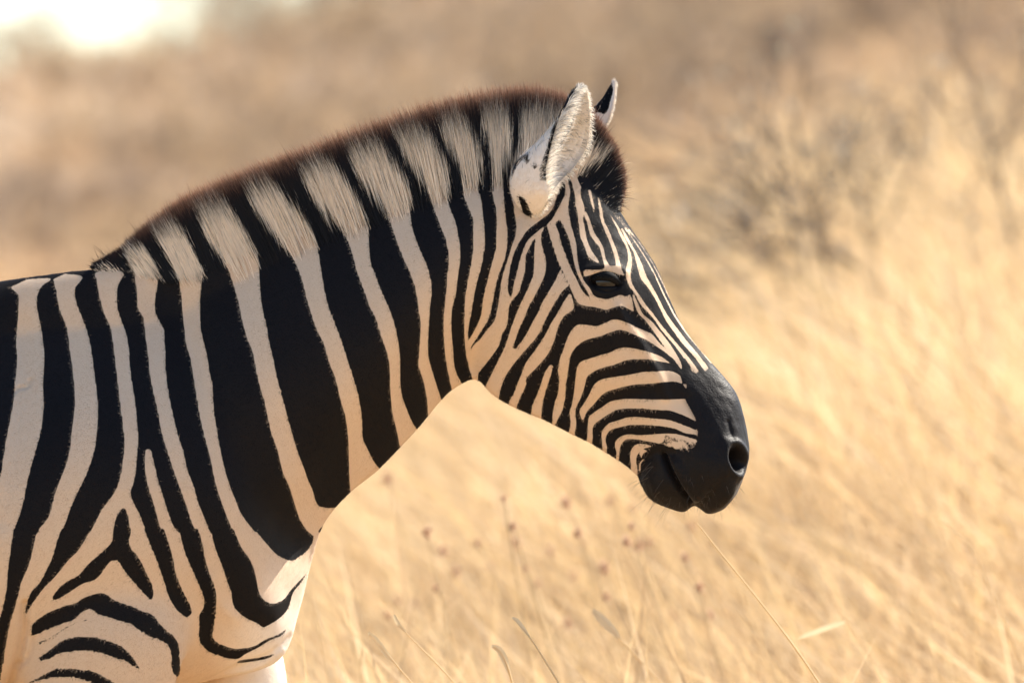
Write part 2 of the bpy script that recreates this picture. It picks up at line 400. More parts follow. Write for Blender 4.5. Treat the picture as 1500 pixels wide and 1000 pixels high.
K += [[(836,421),(828,422),(820,432),(810,448),(800,466),(792,484),(784,496),(772,510),(758,526),(746,542),(738,556),(732,574),(730,590),(744,598),(747,585),(752,578),(758,562),(764,548),(770,532),(780,518),(790,504),(800,488),(808,472),(816,460),(826,442),(835,428)]]
K += [[(838,432),(840,452),(826,463),(818,478),(814,492),(808,508),(800,522),(786,538),(774,550),(770,558),(771,562),(766,574),(760,586),(757,605),(775,625),(808,630),(810,606),(812,592),(816,580),(819,564),(819,552),(817,542),(819,536),(820,526),(826,510),(830,498),(836,486),(845,476),
       (858,475.6),(874,477.6),(886,473),(898,468),(908,469),(920,473),(932,479),(944,484),(956,490),(964,500),(974,510),(984,520),(990,530),(996,534),(980,516),(968,500),(958,486),(946,470),(936,460),(929,457),(920,452),(910,448),(896,451),(888,453.6),(872,450),(854,447),(846,443)]]
K += [[(908,483),(896,486),(880,492),(858,498),(846,506),(838,516),(834,528),(832,544),(829,562),(828,580),(824,600),(816,616),(808,634),(828,648),(834,630),(836,616),(834,603),(837,596),(840,580),(842,565),(845,540),(851,530),(864,525),(880,520),(894,516),(904,511),(916,509),(932,511),(952,516),(968,522),(980,530),(1000,540),(992,530),(982,522),(972,514),(960,506),(948,498),(932,491),(920,486)]]
K += [[(930,526),(916,528),(900,534),(884,538),(870,544),(860,552),(856,566),(851,582),(843,600),(844,620),(842,634),(838,656),(858,668),(860,640),(861,626),(862,612),(853,616),(849,602),(856,590),(864,576),(870,564),(880,556),(900,552),(920,549),(940,545),(960,544),(978,543),(990,546),(1004,556),(1010,545),(988,534),(976,531),(960,528),(948,526)]]
K += [[(930,563),(914,566),(900,570),(888,574),(878,582),(868,594),(860,602),(855,614),(850,625),(856,650),(860,640),(861,626),(862,612),(870,604),(882,596),(894,588),(908,585),(924,584),(960,585),(1002,584),(1012,580),(1004,568),(999,562),(990,559),(976,559),(960,561),(944,562)]]
K += [[(920,598),(904,600),(892,606),(880,614),(871,621),(868,628),(868,640),(866,662),(883,672),(882,648),(881,636),(884,628),(892,620),(904,616),(920,611),(940,611),(960,613),(980,615),(1000,622),(1020,630),(1020,619),(1010,612),(996,606),(980,601),(960,600),(940,598)]]
K += [[(924,622),(910,625),(898,628),(890,634),(887,644),(889,656),(888,674),(901,684),(903,664),(901,654),(902,646),(908,640),(920,636),(936,637),(956,636),(976,635),(992,636),(1006,640),(1022,645),(1020,636),(1004,634),(990,628),(976,625),(960,623),(940,622)]]
K += [[(918,643),(912,648),(908,656),(907,666),(907,686),(925,698),(924,678),(923,666),(926,656),(934,650),(948,651),(962,655),(975,662),(990,655),(978,652),(964,649),(948,646),(932,643)]]
for p in K: RA.fill(p, 0)
RA.fill([(806,533),(810,536),(806,552),(800,570),(795,590),(792,618),(777,614),(780,594),(786,580),(792,564),(798,546)], 1)   # pale streak inside the jaw stripe
# forehead, nose bridge
RA.fill([(831,254),(832,266),(835,280),(833,296),(833,310),(836,328),(840,342),(844,358),(846,380),(850,398),(854,408),(858,404),(856,395),(868,396),(884,395),(888,390),(905,390),(912,397),(918,412),(922,428),(926,440),(929,457),(936,462),(956,490),(974,510),(990,530),(1000,562),(1060,560),
         (1055,538),(1010,480),(988,435),(968,392),(945,358),(928,330),(908,300),(892,290),(876,283),(860,272),(852,270),(848,292),(846,310),(848,330),(848,318),(843,300),(843,292),(840,276),(834,257)], 0)
W = []
W += [[(843,284),(845,306),(848,326),(850,346),(856,360),(862,376),(874,384),(879,386),(874,378),(866,366),(860,352),(857,336),(854,320),(856,304),(851,288),(846,262),(842,262)]]
W += [[(854,308),(857,318),(860,326),(864,342),(870,352),(878,362),(882,376),(886,391),(893,390),(887,378),(884,364),(878,352),(870,340),(866,328),(860,313)]]
W += [[(854,396),(860,395),(876,395.5),(888,393),(900,393),(911,397),(909,402),(892,398.5),(876,398.5),(864,403),(856,405.5)]]
W += [[(875,287),(878,308),(880,322),(886,338),(892,352),(898,368),(902,384),(903,393),(911,397),(908,384),(904,368),(898,354),(892,338),(885,324),(882,308),(877,289)]]
W += [[(861,277),(865,294),(869,307),(871.5,308),(868.5,294),(865.5,277)]]
W += [[(891,308),(894,316),(902,331),(910,348),(918,364),(920,380),(917,394),(918,410),(922,420),(930,429),(936,442),(944,452),(952,460),(960,470),(968,482),(978,494),(990,508),(1000,522),(1010,538),(1017,549),(1024,544),(1017,534),(1007,521),(995,507),(983,493),(973,481),(965,471),(956.5,459),(946.5,447),(938.5,435),(929,421),(924,409),(924,396),(926,384),(923,368),(915,350),(905,331),(895,315)]]
W += [[(926,431),(930,446),(936,460),(946,470),(958,486),(968,500),(980,516),(990,530),(998,541),(999,536),(994,524),(984,508),(974,494),(964,482),(954,470),(942,460),(935,446),(928.5,431)]]
W += [[(909,333),(918,352),(928,370),(934,392),(939,408),(950,422),(960,438),(968,454),(976,470),(986,484),(996,498),(1008,512),(1020,526),(1037,550),(1042,543),(1032,531),(1021,517),(1009,503),(996.5,487),(986,473),(976,459),(968,443.5),(960,428),(952,414),(945,400),(940,386),(932,370),(922,352),(912,335)]]
for p in W: RA.fill(p, 1)
RA.fill([(886,287),(891,289),(905,309),(920,331),(928,346),(918,337),(900,318),(890,300)], .42)
RA.line([(915,334),(932,357),(948,382),(960,404),(969,424),(980,446),(989,463),(1004,485),(1023,508),(1043,532)], 1.6, 2.6, 1)
RA.line([(921,336),(939,359),(955,384),(967,407),(977,428),(987,448),(997,467),(1012,488),(1031,511),(1048,532)], 1.4, 2.0, 1)
RA.line([(1003,525),(1012,538),(1018,546)], 1.6, 1.2, 0)
# cheek strap line in front of the ear, stripe behind the eye
RA.fill([(820,321),(813,328),(818,340),(822,356),(828,372),(836,392),(844,408),(852,424),(860,434),(864,436),(863,432),(856,420),(848,406),(842,388),(838,368),(834,352),(828,336)], 0)
# dark skin round the eye
RA.fill([(854,407),(866,402.5),(880,398.5),(895,398.5),(908,402),(914,404),(920,414),(923,428),(918,434),(908,432),(900,435),(890,438),(880,437),(870,433),(865,424),(859,416)], 0)
# forelock
RA.fill([(860,160),(880,176),(899,205),(914,233),(924,262),(922,294),(906,316),(893,297),(879,289),(862,277),(853,275),(846,262),(850,252),(866,242),(886,232),(896,222),(884,214),(864,222),(858,215)], 0)
# black muzzle
MZP = [(1000,548),(1006,566),(1004,584),(1012,600),(1020,618),(1021,646),(1006,655),(985,657),(965,653),(945,656),(937,661),(932,672),(934,690),(936,720),(980,790),(1140,790),(1140,560),(1060,535),(1046,532),(1030,546),(1012,546)]
RA.fill(MZP, 0)
RA.fill([(937,664),(942,658),(950,660),(942,664),(940,672)], 1)
RA.line([(944,672),(938,678),(937,690)], 2.4, 2.6, 1)
# white field of chest and foreleg, and the black stripes that reach into it
RA.fill([(-120,905),(0,780),(20,779),(480,779),(480,1080),(-120,1080)], 1, False)
Lw = [[(20,774),(12,830),(10,860),(4,890),(0,905),(-5,940),(-10,1000),(-1,1000),(3,980),(8,950),(13,920),(20,895),(27,870),(32,850),(43,825),(55,774)],
      [(90,774),(85,788),(77,815),(68,835),(58,853),(45,868),(38,890),(36,906),(41,894),(50,880),(65,860),(80,845),(100,820),(115,805),(134,774)],
      [(166,774),(165,790),(158,800),(145,812),(130,825),(115,842),(100,850),(85,862),(76,876),(82,878),(100,868),(120,855),(140,848),(150,837),(160,823),(167,820),(174,822),(180,832),(190,845),(203,860),(215,873),(222,879),(225,868),(222,855),(215,840),(208,825),(200,812),(192,803),(189,790),(192,774)],
      [(180,742),(173,752),(168,765),(165,785),(192,785),(190,770),(186,750)],
      [(211,774),(222,802),(231,824),(240,850),(248,875),(257,890),(268,901),(274,903),(280,899),(280,890),(273,875),(264,857),(257,837),(253,815),(248,798),(240,774)],
      [(262,774),(270,806),(279,828),(290,853),(297,870),(299,886),(292,901),(292,916),(291,932),(295,943),(306,954),(323,960),(336,964),(350,964),(358,958),(376,949),(394,938),(409,932),(416,927),(423,918),(407,929),(389,936),(372,946),(354,949),(341,949),(323,943),(312,934),(313,921),(315,903),(317,879),(315,861),(308,842),(301,820),(297,798),(290,774)],
      [(343,971),(354,966),(376,963),(394,959),(407,955),(394,963),(376,967),(354,970)],
      [(308,774),(314,798),(320,815),(328,835),(334,855),(339,868),(341,883),(347,894),(361,905),(376,912),(386,919),(402,910),(416,899),(424,886),(429,868),(440,854),(450,839),(459,820),(449,838),(433,856),(424,866),(416,877),(402,883),(389,880),(380,868),(376,850),(372,833),(365,817),(354,802),(342,774)],
      [(372,774),(394,800),(407,813),(427,821),(438,815),(447,809),(457,796),(460,785),(449,776),(446,770)],
      [(445,880),(442,892),(439,905),(441,905),(447,885)],
      [(46,919),(51,910),(70,897),(92,888),(110,883),(123,875),(141,869),(154,869),(165,877),(176,882),(194,888),(209,895),(222,899),(233,912),(244,923),(255,932),(262,945),(263,963),(264,982),(261,991),(255,987),(251,974),(251,956),(244,943),(233,936),(220,932),(205,923),(189,912),(176,909),(158,903),(143,899),(134,892),(123,894),(106,908),(88,914),(66,923),(46,932)],
      [(56,963),(66,957),(79,947),(95,936),(114,932),(136,933),(158,938),(176,945),(187,954),(198,967),(206,982),(194,974),(183,967),(167,963),(150,956),(132,953),(110,953),(88,956),(73,964),(59,967)],
      [(30,1004),(62,989),(81,980),(106,979),(132,982),(154,991),(175,1004),(160,1008),(123,995),(99,991),(73,992),(51,998)]]
for p in Lw: RA.fill(p, 0)
RA.line([(55,943),(77,932),(101,916),(123,908),(139,906)], 5, 3, .5)
for _k in range(5):      # banded lower foreleg
    RA.line([(20, 1022 + 20 * _k), (90, 1012 + 20 * _k), (170, 1022 + 20 * _k)], 5, 7, 0)
RA.fill([(974,636),(990,640),(1008,644),(1021,646),(1018,656),(1000,657),(980,655),(967,650)], .30)
RA.blur(1.15)

RM = Raster(880, 480, 1140, 800, 0.0); RM.fill([{(945,656):(960,662),(937,661):(954,669),(932,672):(949,680),(934,690):(944,700)}.get(p, p) for p in MZP], 1.0); RM.blur(4.0)
RG = Raster(940, 600, 1060, 700, 0.0)            # grey mottling above the mouth corner
RG.fill([(965,641),(985,640),(1005,643),(1022,642),(1020,655),(1008,668),(992,664),(975,655)], 1.0); RG.blur(5)

def body_pattern(px, py):
    """white/black value anywhere on the animal; the drawn field in front, banded barrel, rump and legs beyond it"""
    m = RA.at(px, py)
    nz_ = np.sin(px * .61 + 1.7 * np.sin(py * .37)) * np.sin(py * .83 + 1.3 * np.sin(px * .29)) + .6 * np.sin(px * 1.9 + py * 1.3) * np.sin(py * 2.3 - px * .7)
    m = m + smoothstep(850, 930, py) * (px < 330) * nz_ * .30 * (m < .6)
    ph = (px + 20 + .00045 * (py - 700) ** 2 * np.where(px < -350, -1, .3)) / 82 + np.where(px < -520, (py - 600) * (-px - 520) / 90000., 0)
    far = .5 + .5 * np.clip(np.sin(ph * 2 * np.pi + .8) * 2.6 + .35, -1, 1)
    far = np.where(py > 985 + .02 * px, 1 - .0 * px, far)
    legs = .5 + .5 * np.clip(np.sin((py + .15 * px) / 52 * 2 * np.pi) * 3 + .6, -1, 1)
    lg = smoothstep(1040, 1075, py) * 1.0
    t = smoothstep(-15, -45, px)
    out = m * (1 - t) + far * t
    return out * (1 - lg) + legs * lg

def patt_px(co):
    """body coordinates (photo-pixel units) of points of the animal; the pattern is the same on both flanks"""
    k = DIST / (DIST - np.abs(co[..., 1]))
    return 750 + co[..., 0] / S * k, 500 - (co[..., 2] - ZC) / S * k

# ------------------------------------------------------------------ zebra: body volume
SEC = np.array([
 (-1045,580,-1035,750, 40, 55, 40), (-1000,490,-980,850,120,150,110), (-900,430,-880,930,190,225,160), (-750,425,-740,1000,210,265,210),
 (-550,455,-550,1050,220,290,250), (-300,455,-300,1065,200,280,260), (-100,428,-90,1045,150,235,230), (0,413,60,1035,110,210,205),
 (80,401,200,1018, 88,195,190), (140,394,320,992, 75,185,175), (190,387,408,965, 66,170,150), (240,379,438,890, 60,152,120),
 (285,366,457,820, 56,140,105), (335,348,475,768, 54,128, 95), (405,320,513,722, 52,118, 88), (480,291,555,686, 52,108, 82),
 (570,259,606,634, 52, 98, 76), (660,233,650,581, 52, 92, 70), (740,214,681,560, 54, 88, 62), (798,206,694,556, 58, 86, 58),
 (845,212,705,560, 66, 88, 55), (872,235,720,577, 74, 90, 52), (890,268,742,592, 82, 92, 52), (905,302,770,605, 88, 92, 52),
 (922,330,800,618, 90, 90, 50), (945,365,832,634, 90, 86, 47), (962,392,860,648, 84, 78, 44), (980,435,885,662, 68, 70, 42),
 (1000,478,910,678, 56, 63, 40), (1020,505,930,694, 52, 58, 40), (1045,535,943,712, 50, 56, 42), (1065,558,950,724, 52, 58, 44),
 (1080,580,958,732, 54, 60, 46), (1090,610,975,742, 56, 62, 46), (1096,640,1000,751, 56, 60, 44), (1098,662,1017,741, 54, 55, 34),
 (1094,685,1036,753, 50, 50, 40), (1086,708,1050,751, 44, 42, 36), (1078,726,1062,745, 24, 24, 22)], float)
def sec_at(s): return crom_at(SEC, s)
def g_width(sec, t):
    w1, w2, w3 = sec[..., 4], sec[..., 5], sec[..., 6]
    a, b, c = .18, .5, .85
    q = w1 * (t - b) * (t - c) / ((a - b) * (a - c)) + w2 * (t - a) * (t - c) / ((b - a) * (b - c)) + w3 * (t - a) * (t - b) / ((c - a) * (c - b))
    return np.maximum(q, np.minimum(np.minimum(w1, w2), w3) * .75)
def surf(s, th):
    """skin point in px units: s along the spine, th 0 (crest) .. pi (underside), negative th = far flank"""
    c = sec_at(s); t = (1 - np.cos(th)) / 2
    x = c[..., 0] + (c[..., 2] - c[..., 0]) * t; y = c[..., 1] + (c[..., 3] - c[..., 1]) * t
    return np.stack([x, y, -np.sin(th) * g_width(c, t)], -1)

VV, FF = [], []
def add_rings(R):
    """R (m,n,3) closed rings -> capped tube"""
    m, n, _ = R.shape; b = sum(len(v) for v in VV)
    VV.append(np.vstack([R.reshape(-1, 3), R[0].mean(0), R[-1].mean(0)]))
    i = np.arange(m - 1)[:, None] * n + np.arange(n)[None]; j = np.arange(m - 1)[:, None] * n + (np.arange(n)[None] + 1) % n
    q = np.stack([i, j, j + n, i + n], -1).reshape(-1, 4)
    k = np.arange(n); k2 = (k + 1) % n
    c0 = np.stack([k2, k, np.full(n, m * n), np.full(n, m * n)], -1); e = (m - 1) * n
    c1 = np.stack([e + k, e + k2, np.full(n, m * n + 1), np.full(n, m * n + 1)], -1)
    FF.append((b + q, b + c0[:, :3], b + c1[:, :3]))

ss = np.linspace(0, len(SEC) - 1, (len(SEC) - 1) * 9 + 1); th = np.linspace(0, 2 * np.pi, 128, endpoint=False)
add_rings(surf(ss[:, None] + 0 * th[None], th[None] + 0 * ss[:, None]))
def add_leg(rows):
    r = crom(rows, 10); a = np.linspace(0, 2 * np.pi, 40, endpoint=False)
    add_rings(np.stack([r[:, None, 0] + r[:, None, 2] * np.cos(a), r[:, None, 1] + 0 * a, r[:, None, 4] + r[:, None, 3] * np.sin(a)], -1))
SHIN = lambda x, d: [(x, 1390, 45, 42, d), (x, 1430, 44, 42, d), (x - 2, 1485, 32, 30, d), (x - 2, 1600, 27, 26, d), (x, 1668, 34, 32, d), (x + 12, 1715, 31, 30, d), (x + 20, 1737, 42, 38, d), (x + 25, 1779, 52, 45, d)]
add_leg([(172, 790, 95, 50, -105), (162, 900, 122, 62, -118), (152, 1000, 112, 62, -116), (150, 1100, 76, 50, -106), (155, 1250, 52, 43, -98)] + SHIN(160, -95))
add_leg([(240, 850, 95, 50, 100), (305, 920, 92, 58, 110), (344, 1000, 76, 54, 107), (364, 1100, 63, 47, 103), (384, 1250, 49, 42, 98)] + SHIN(400, 95))
for sg, dx in ((-1, 0), (1, -70)):
    add_leg([(-850 + dx / 2, 780, 150, 60, 115 * sg), (-870 + dx, 940, 135, 66, 122 * sg), (-845 + dx, 1070, 92, 55, 116 * sg), (-870 + dx, 1200, 60, 45, 108 * sg), (-918 + dx, 1320, 48, 40, 102 * sg)] + SHIN(-905 + dx, 100 * sg))
tl = crom([(-1030, 520, 30, 30, 0), (-1070, 620, 22, 22, 0), (-1085, 800, 17, 17, 0), (-1080, 980, 15, 15, 0), (-1075, 1150, 30, 26, 0), (-1070, 1290, 12, 12, 0)], 8)
add_leg(tl)

V0 = np.vstack(VV); V0 = px2w(V0[:, 0], V0[:, 1], V0[:, 2])
tmp = np_mesh('tmp', V0, [np.vstack([f[0] for f in FF]), np.vstack([np.vstack(f[1:]) for f in FF])])
tob = bpy.data.objects.new('tmp', tmp); COL.objects.link(tob)
md = tob.modifiers.new('r', 'REMESH'); md.mode = 'VOXEL'; md.voxel_size = 0.0031; md.use_smooth_shade = True
md2 = tob.modifiers.new('s', 'SMOOTH'); md2.factor = .5; md2.iterations = 8
dg = bpy.context.evaluated_depsgraph_get()
body_me = bpy.data.meshes.new_from_object(tob.evaluated_get(dg))
bpy.data.objects.remove(tob); bpy.data.meshes.remove(tmp)
body_me.name = 'body'

def get_co(me):
    a = np.empty(len(me.vertices) * 3, np.float32); me.vertices.foreach_get('co', a); return a.reshape(-1, 3).astype(float)
def get_no(me):
    a = np.empty(len(me.vertices) * 3, np.float32); me.vertex_normals.foreach_get('vector', a); return a.reshape(-1, 3).astype(float)
co, no = get_co(body_me), get_no(body_me)

# extra smoothing where the forelegs run into shoulder and chest
def relax(co, me, mask, it, f=.5):
    ed = np.empty(len(me.edges) * 2, np.int32); me.edges.foreach_get('vertices', ed); ed = ed.reshape(-1, 2)
    ed = ed[mask[ed].any(1)]; ids = np.unique(ed); mp = np.full(len(co), -1); mp[ids] = np.arange(len(ids))
    a, b = mp[ed[:, 0]], mp[ed[:, 1]]; c = co[ids].copy(); m = mask[ids].astype(float)[:, None] * f
    n = np.bincount(a, minlength=len(ids)) + np.bincount(b, minlength=len(ids))
    for _ in range(it):
        av = np.stack([(np.bincount(a, c[b, k], len(ids)) + np.bincount(b, c[a, k], len(ids))) / n for k in range(3)], 1)
        c = c + (av - c) * m
    out = co.copy(); out[ids] = c; return out
_x, _y = patt_px(co)
co = relax(co, body_me, (_x > -60) & (_x < 400) & (_y > 720) & (_y < 1120) & (co[:, 1] < -.02) & ~((_x > 300) & (_y < 900)), 160)
co = relax(co, body_me, (_x > 150) & (_x < 445) & (_y > 840) & (_y < 1120) & (co[:, 1] > .0), 60)
body_me.vertices.foreach_set('co', co.astype(np.float32).ravel()); body_me.update(); no = get_no(body_me)

# sculpt: bumps, creases and hollows along the normal, in px units
PX, PY = patt_px(co)
def polydist(P, X, Y):
    P = np.asarray(P, float); best = np.full(X.shape, 1e9)
    for a, b in zip(P[:-1], P[1:]):
        d = b - a; t = np.clip(((X - a[0]) * d[0] + (Y - a[1]) * d[1]) / (d @ d), 0, 1)
        best = np.minimum(best, np.hypot(X - a[0] - d[0] * t, Y - a[1] - d[1] * t))
    return best
disp = np.zeros(len(co)); lat = smoothstep(.05, .45, np.abs(no[:, 1]))
def ell(cx, cy, rx, ry, ang=0.0):
    c, s_ = math.cos(ang), math.sin(ang); dx, dy = PX - cx, PY - cy
    return np.hypot((dx * c + dy * s_) / rx, (-dx * s_ + dy * c) / ry)
def bump(cx, cy, rx, ry, amp, ang=0.0, flat=False):
    global disp
    r = ell(cx, cy, rx, ry, ang)
    disp += lat * amp * (1 - smoothstep(.55, 1.1, r) if flat else np.exp(-r * r))
def crease(P, sig, amp):
    global disp
    P = np.asarray(P, float); m = (PX > P[:, 0].min() - 4 * sig) & (PX < P[:, 0].max() + 4 * sig) & (PY > P[:, 1].min() - 4 * sig) & (PY < P[:, 1].max() + 4 * sig)
    disp[m] += lat[m] * amp * np.exp(-(polydist(crom(P, 4), PX[m], PY[m]) / sig) ** 2)
bump(778, 492, 98, 108, 7, .5, True)                                       # cheek muscle
crease([(752, 320), (742, 380), (722, 440), (700, 490), (690, 540)], 14, -8)      # groove behind the jaw
crease([(905, 452), (935, 500), (962, 548), (975, 580)], 9, 5)             # facial crest
crease([(880, 600), (920, 580), (960, 575), (1000, 590)], 16, -4)
bump(884, 408, 40, 34, 8, .15)                                             # orbit
bump(868, 345, 22, 26, -5)
crease([(850, 398), (866, 394), (884, 392), (902, 394), (914, 402)], 6, 3.5)
bump(885, 413.5, 25, 13.5, -15, .1, True)                                  # eye opening
bump(925, 470, 30, 22, -4, .7)
bump(1079, 672, 12.0, 19.5, -34, -.25, True)                                   # nostril
rn = ell(1079, 672, 11.0, 18.5, -.25); disp += lat * 4.0 * np.exp(-((rn - 1.4) / .3) ** 2)
crease([(1066, 618), (1070, 632), (1073, 642)], 3.5, -2.2)
crease([(1060, 645), (1057, 670), (1063, 692)], 6, 2.5)
crease([(972, 668), (984, 690), (998, 715), (1010, 735), (1017, 750)], 4.2, -14)   # mouth
crease([(992, 680), (1006, 704), (1020, 726)], 8, 5)
bump(966, 712, 32, 26, 9, .6)                                              # chin
bump(1035, 700, 40, 40, 4)
crease([(938, 694), (948, 672), (966, 662), (985, 664)], 6, -3.5)
crease([(37, 885), (35, 903), (36, 921), (31, 950), (24, 976), (18, 1003), (10, 1060)], 6, -9)
crease([(46, 932), (46, 947), (40, 963), (24, 976)], 4, -4)
bump(-30, 940, 60, 120, 6); bump(150, 930, 110, 80, 6)
crease([(30, 480), (28, 560), (24, 620), (16, 690), (4, 760)], 20, -5)     # behind the shoulder blade
crease([(18, 575), (28, 566), (40, 566), (44, 558)], 3, -3)
bump(130, 620, 90, 170, 13, -.15)
crease([(250, 440), (300, 560), (360, 680), (430, 790)], 36, -10)
crease([(420, 700), (520, 560), (610, 430), (690, 330)], 45, 7)
crease([(300, 1000), (350, 975), (395, 958), (425, 932)], 5, -4); crease([(330, 988), (380, 972), (415, 950)], 3, 2)
crease([(340, 900), (318, 880), (305, 850)], 14, 4)
# muscle-scale unevenness
u3 = co / S
def wob(f, sd):
    r = np.random.default_rng(sd); o = 0
    for _ in range(6):
        k = r.normal(0, 1, 3) * f; o = o + np.sin(u3 @ k + r.uniform(0, 6.28))
    return o / 6
disp += 3.2 * wob(.018, 1) + 1.3 * wob(.05, 2)
hd = smoothstep(820, 900, PX); disp += .5 * wob(.16, 3) * hd + (.35 * wob(.3, 5) * smoothstep(960, 1020, PX))
co = co + no * (disp * S)[:, None]
body_me.vertices.foreach_set('co', co.astype(np.float32).ravel()); body_me.update()
def refine(me, co, mask):
    nf = len(me.polygons); lv = np.empty(len(me.loops), np.int32); me.loops.foreach_get('vertex_index', lv)
    lt = np.empty(nf, np.int32); me.polygons.foreach_get('loop_total', lt); ls = np.empty(nf, np.int32); me.polygons.foreach_get('loop_start', ls)
    q = lv[ls[lt == 4][:, None] + np.arange(4)]; t3 = lv[ls[lt == 3][:, None] + np.arange(3)]
    sel = mask[q].all(1); k, f = q[~sel], q[sel]; n = len(co)
    ed = np.sort(np.stack([f, np.roll(f, -1, 1)], -1).reshape(-1, 2), 1); ue, inv = np.unique(ed, axis=0, return_inverse=True); inv = inv.reshape(-1, 4)
    mid = (co[ue[:, 0]] + co[ue[:, 1]]) / 2; cen = co[f].mean(1); mi = n + inv; ci = n + len(mid) + np.arange(len(f))
    new = np.concatenate([np.stack([f[:, j], mi[:, j], ci, mi[:, j - 1]], 1) for j in range(4)])
    return np.vstack([co, mid, cen]), [np.vstack([k, new])] + ([t3] if len(t3) else [])
_V, _F = refine(body_me, co, PX > 835)
bpy.data.meshes.remove(body_me); body_me = np_mesh('body', _V, _F); co = _V
no = get_no(body_me); PX, PY = patt_px(co); u3 = co / S
st = body_pattern(PX, PY)
mz = RM.at(PX, PY) * (PX > 885) * (PY < 795)
gm = RG.at(PX, PY) * (PX > 945) * (PX < 1055) * (PY > 605) * (PY < 695)
mz = np.clip(mz - gm * (.55 + .5 * wob(.35, 8)), 0, 1); st = np.clip(st + gm * (.35 + .35 * wob(.35, 8)), 0, 1)
at = body_me.attributes.new('stripe', 'FLOAT', 'POINT'); at.data.foreach_set('value', st.astype(np.float32))
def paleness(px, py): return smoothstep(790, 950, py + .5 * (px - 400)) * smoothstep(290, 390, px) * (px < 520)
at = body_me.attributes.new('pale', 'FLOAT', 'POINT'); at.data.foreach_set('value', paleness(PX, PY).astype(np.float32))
at = body_me.attributes.new('muzzle', 'FLOAT', 'POINT'); at.data.foreach_set('value', mz.astype(np.float32))
body_me.materials.clear(); body_me.materials.append(M_COAT)
body_me.polygons.foreach_set('use_smooth', np.ones(len(body_me.polygons), bool))

zebra = empty('zebra', (-.4, 0, 0), label='black and white striped zebra in profile standing in dry golden grass', category='zebra')
def zpart(name, me, parent=None, **pr):
    o = bpy.data.objects.new(name, me); link(o, parent or zebra, **pr)
    if parent is None: o.location = (.4, 0, 0)
    return o
body = zpart('body', body_me)

# ------------------------------------------------------------------ short coat hair
tri_n = len(body_me.polygons)
body_me.calc_loop_triangles()
tv = np.empty(len(body_me.loop_triangles) * 3, np.int32); body_me.loop_triangles.foreach_get('vertices', tv); tv = tv.reshape(-1, 3)
def fur_on(co, no, tv, keep, n, length, wid, flow, colour, seed, lift=.24):
    r = np.random.default_rng(seed)
    T = tv[keep[tv].all(1)]
    A, B, C = co[T[:, 0]], co[T[:, 1]], co[T[:, 2]]
    ar = np.linalg.norm(np.cross(B - A, C - A), axis=1); idx = np.searchsorted(np.cumsum(ar) / ar.sum(), r.random(n))
    idx = np.minimum(idx, len(T) - 1)
    u, v = r.random(n), r.random(n); f = u + v > 1; u[f], v[f] = 1 - u[f], 1 - v[f]
    w = np.stack([1 - u - v, u, v], 1)[..., None]
    P = (co[T[idx]] * w).sum(1); N = unit((no[T[idx]] * w).sum(1))
    fl = flow(P) + r.normal(0, .5, (n, 3)); fl = unit(fl - N * np.sum(fl * N, 1, keepdims=True))
    d = unit(fl + N * (lift * r.uniform(.5, 1.6, n))[:, None])
    side = unit(np.cross(d, N) + 1e-6)
    Ln = length(P) * r.uniform(.7, 1.3, n); W = wid * r.uniform(.7, 1.3, n)
    P = P - N * .0006
    c = colour(P, r)
    V = np.stack([P - side * W[:, None] / 2, P + side * W[:, None] / 2, P + d * Ln[:, None]], 1).reshape(-1, 3)
    return V, np.arange(3 * n).reshape(-1, 3), np.repeat(c, 3, 0)
def coat_flow(P):
    px, py = patt_px(P); f = smoothstep(690, 780, px)[:, None]
    return (1 - f) * np.array([-.75, 0, -.6]) + f * np.array([-.15, 0, -1.0])
def coat_col(P, r):
    px, py = patt_px(P); n = len(px)
    w = body_pattern(px + r.normal(0, .7, n), py + r.normal(0, .7, n)); w = smoothstep(.38, .62, w)[:, None]
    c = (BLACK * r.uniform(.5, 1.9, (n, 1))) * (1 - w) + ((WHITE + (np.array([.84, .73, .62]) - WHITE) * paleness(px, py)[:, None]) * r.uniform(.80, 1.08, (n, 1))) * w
    m = (RM.at(px, py) * (px > 885) * (py < 795))[:, None]
    g = (RG.at(px, py) * (px > 945) * (px < 1055) * (py > 605) * (py < 695)); g = (r.random(n) < g * .3)[:, None]
    return np.where(g, WHITE * .45, c * (1 - m) + MUZ * r.uniform(.6, 1.5, (n, 1)) * m)
rn2 = np.hypot((PX - 1078) / 22, (PY - 672) / 34); re2 = np.hypot((PX - 885) / 27, (PY - 413) / 16)
keep = (PX > -70) & (PY < 1045) & (rn2 > 1) & (re2 > 1)
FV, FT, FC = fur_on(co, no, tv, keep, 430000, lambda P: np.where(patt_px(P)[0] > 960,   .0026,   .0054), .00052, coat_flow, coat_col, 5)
zpart('coat_hair', np_mesh('coat_hair', FV, FT, M_FUR, True, {'col': FC}), kind='stuff')

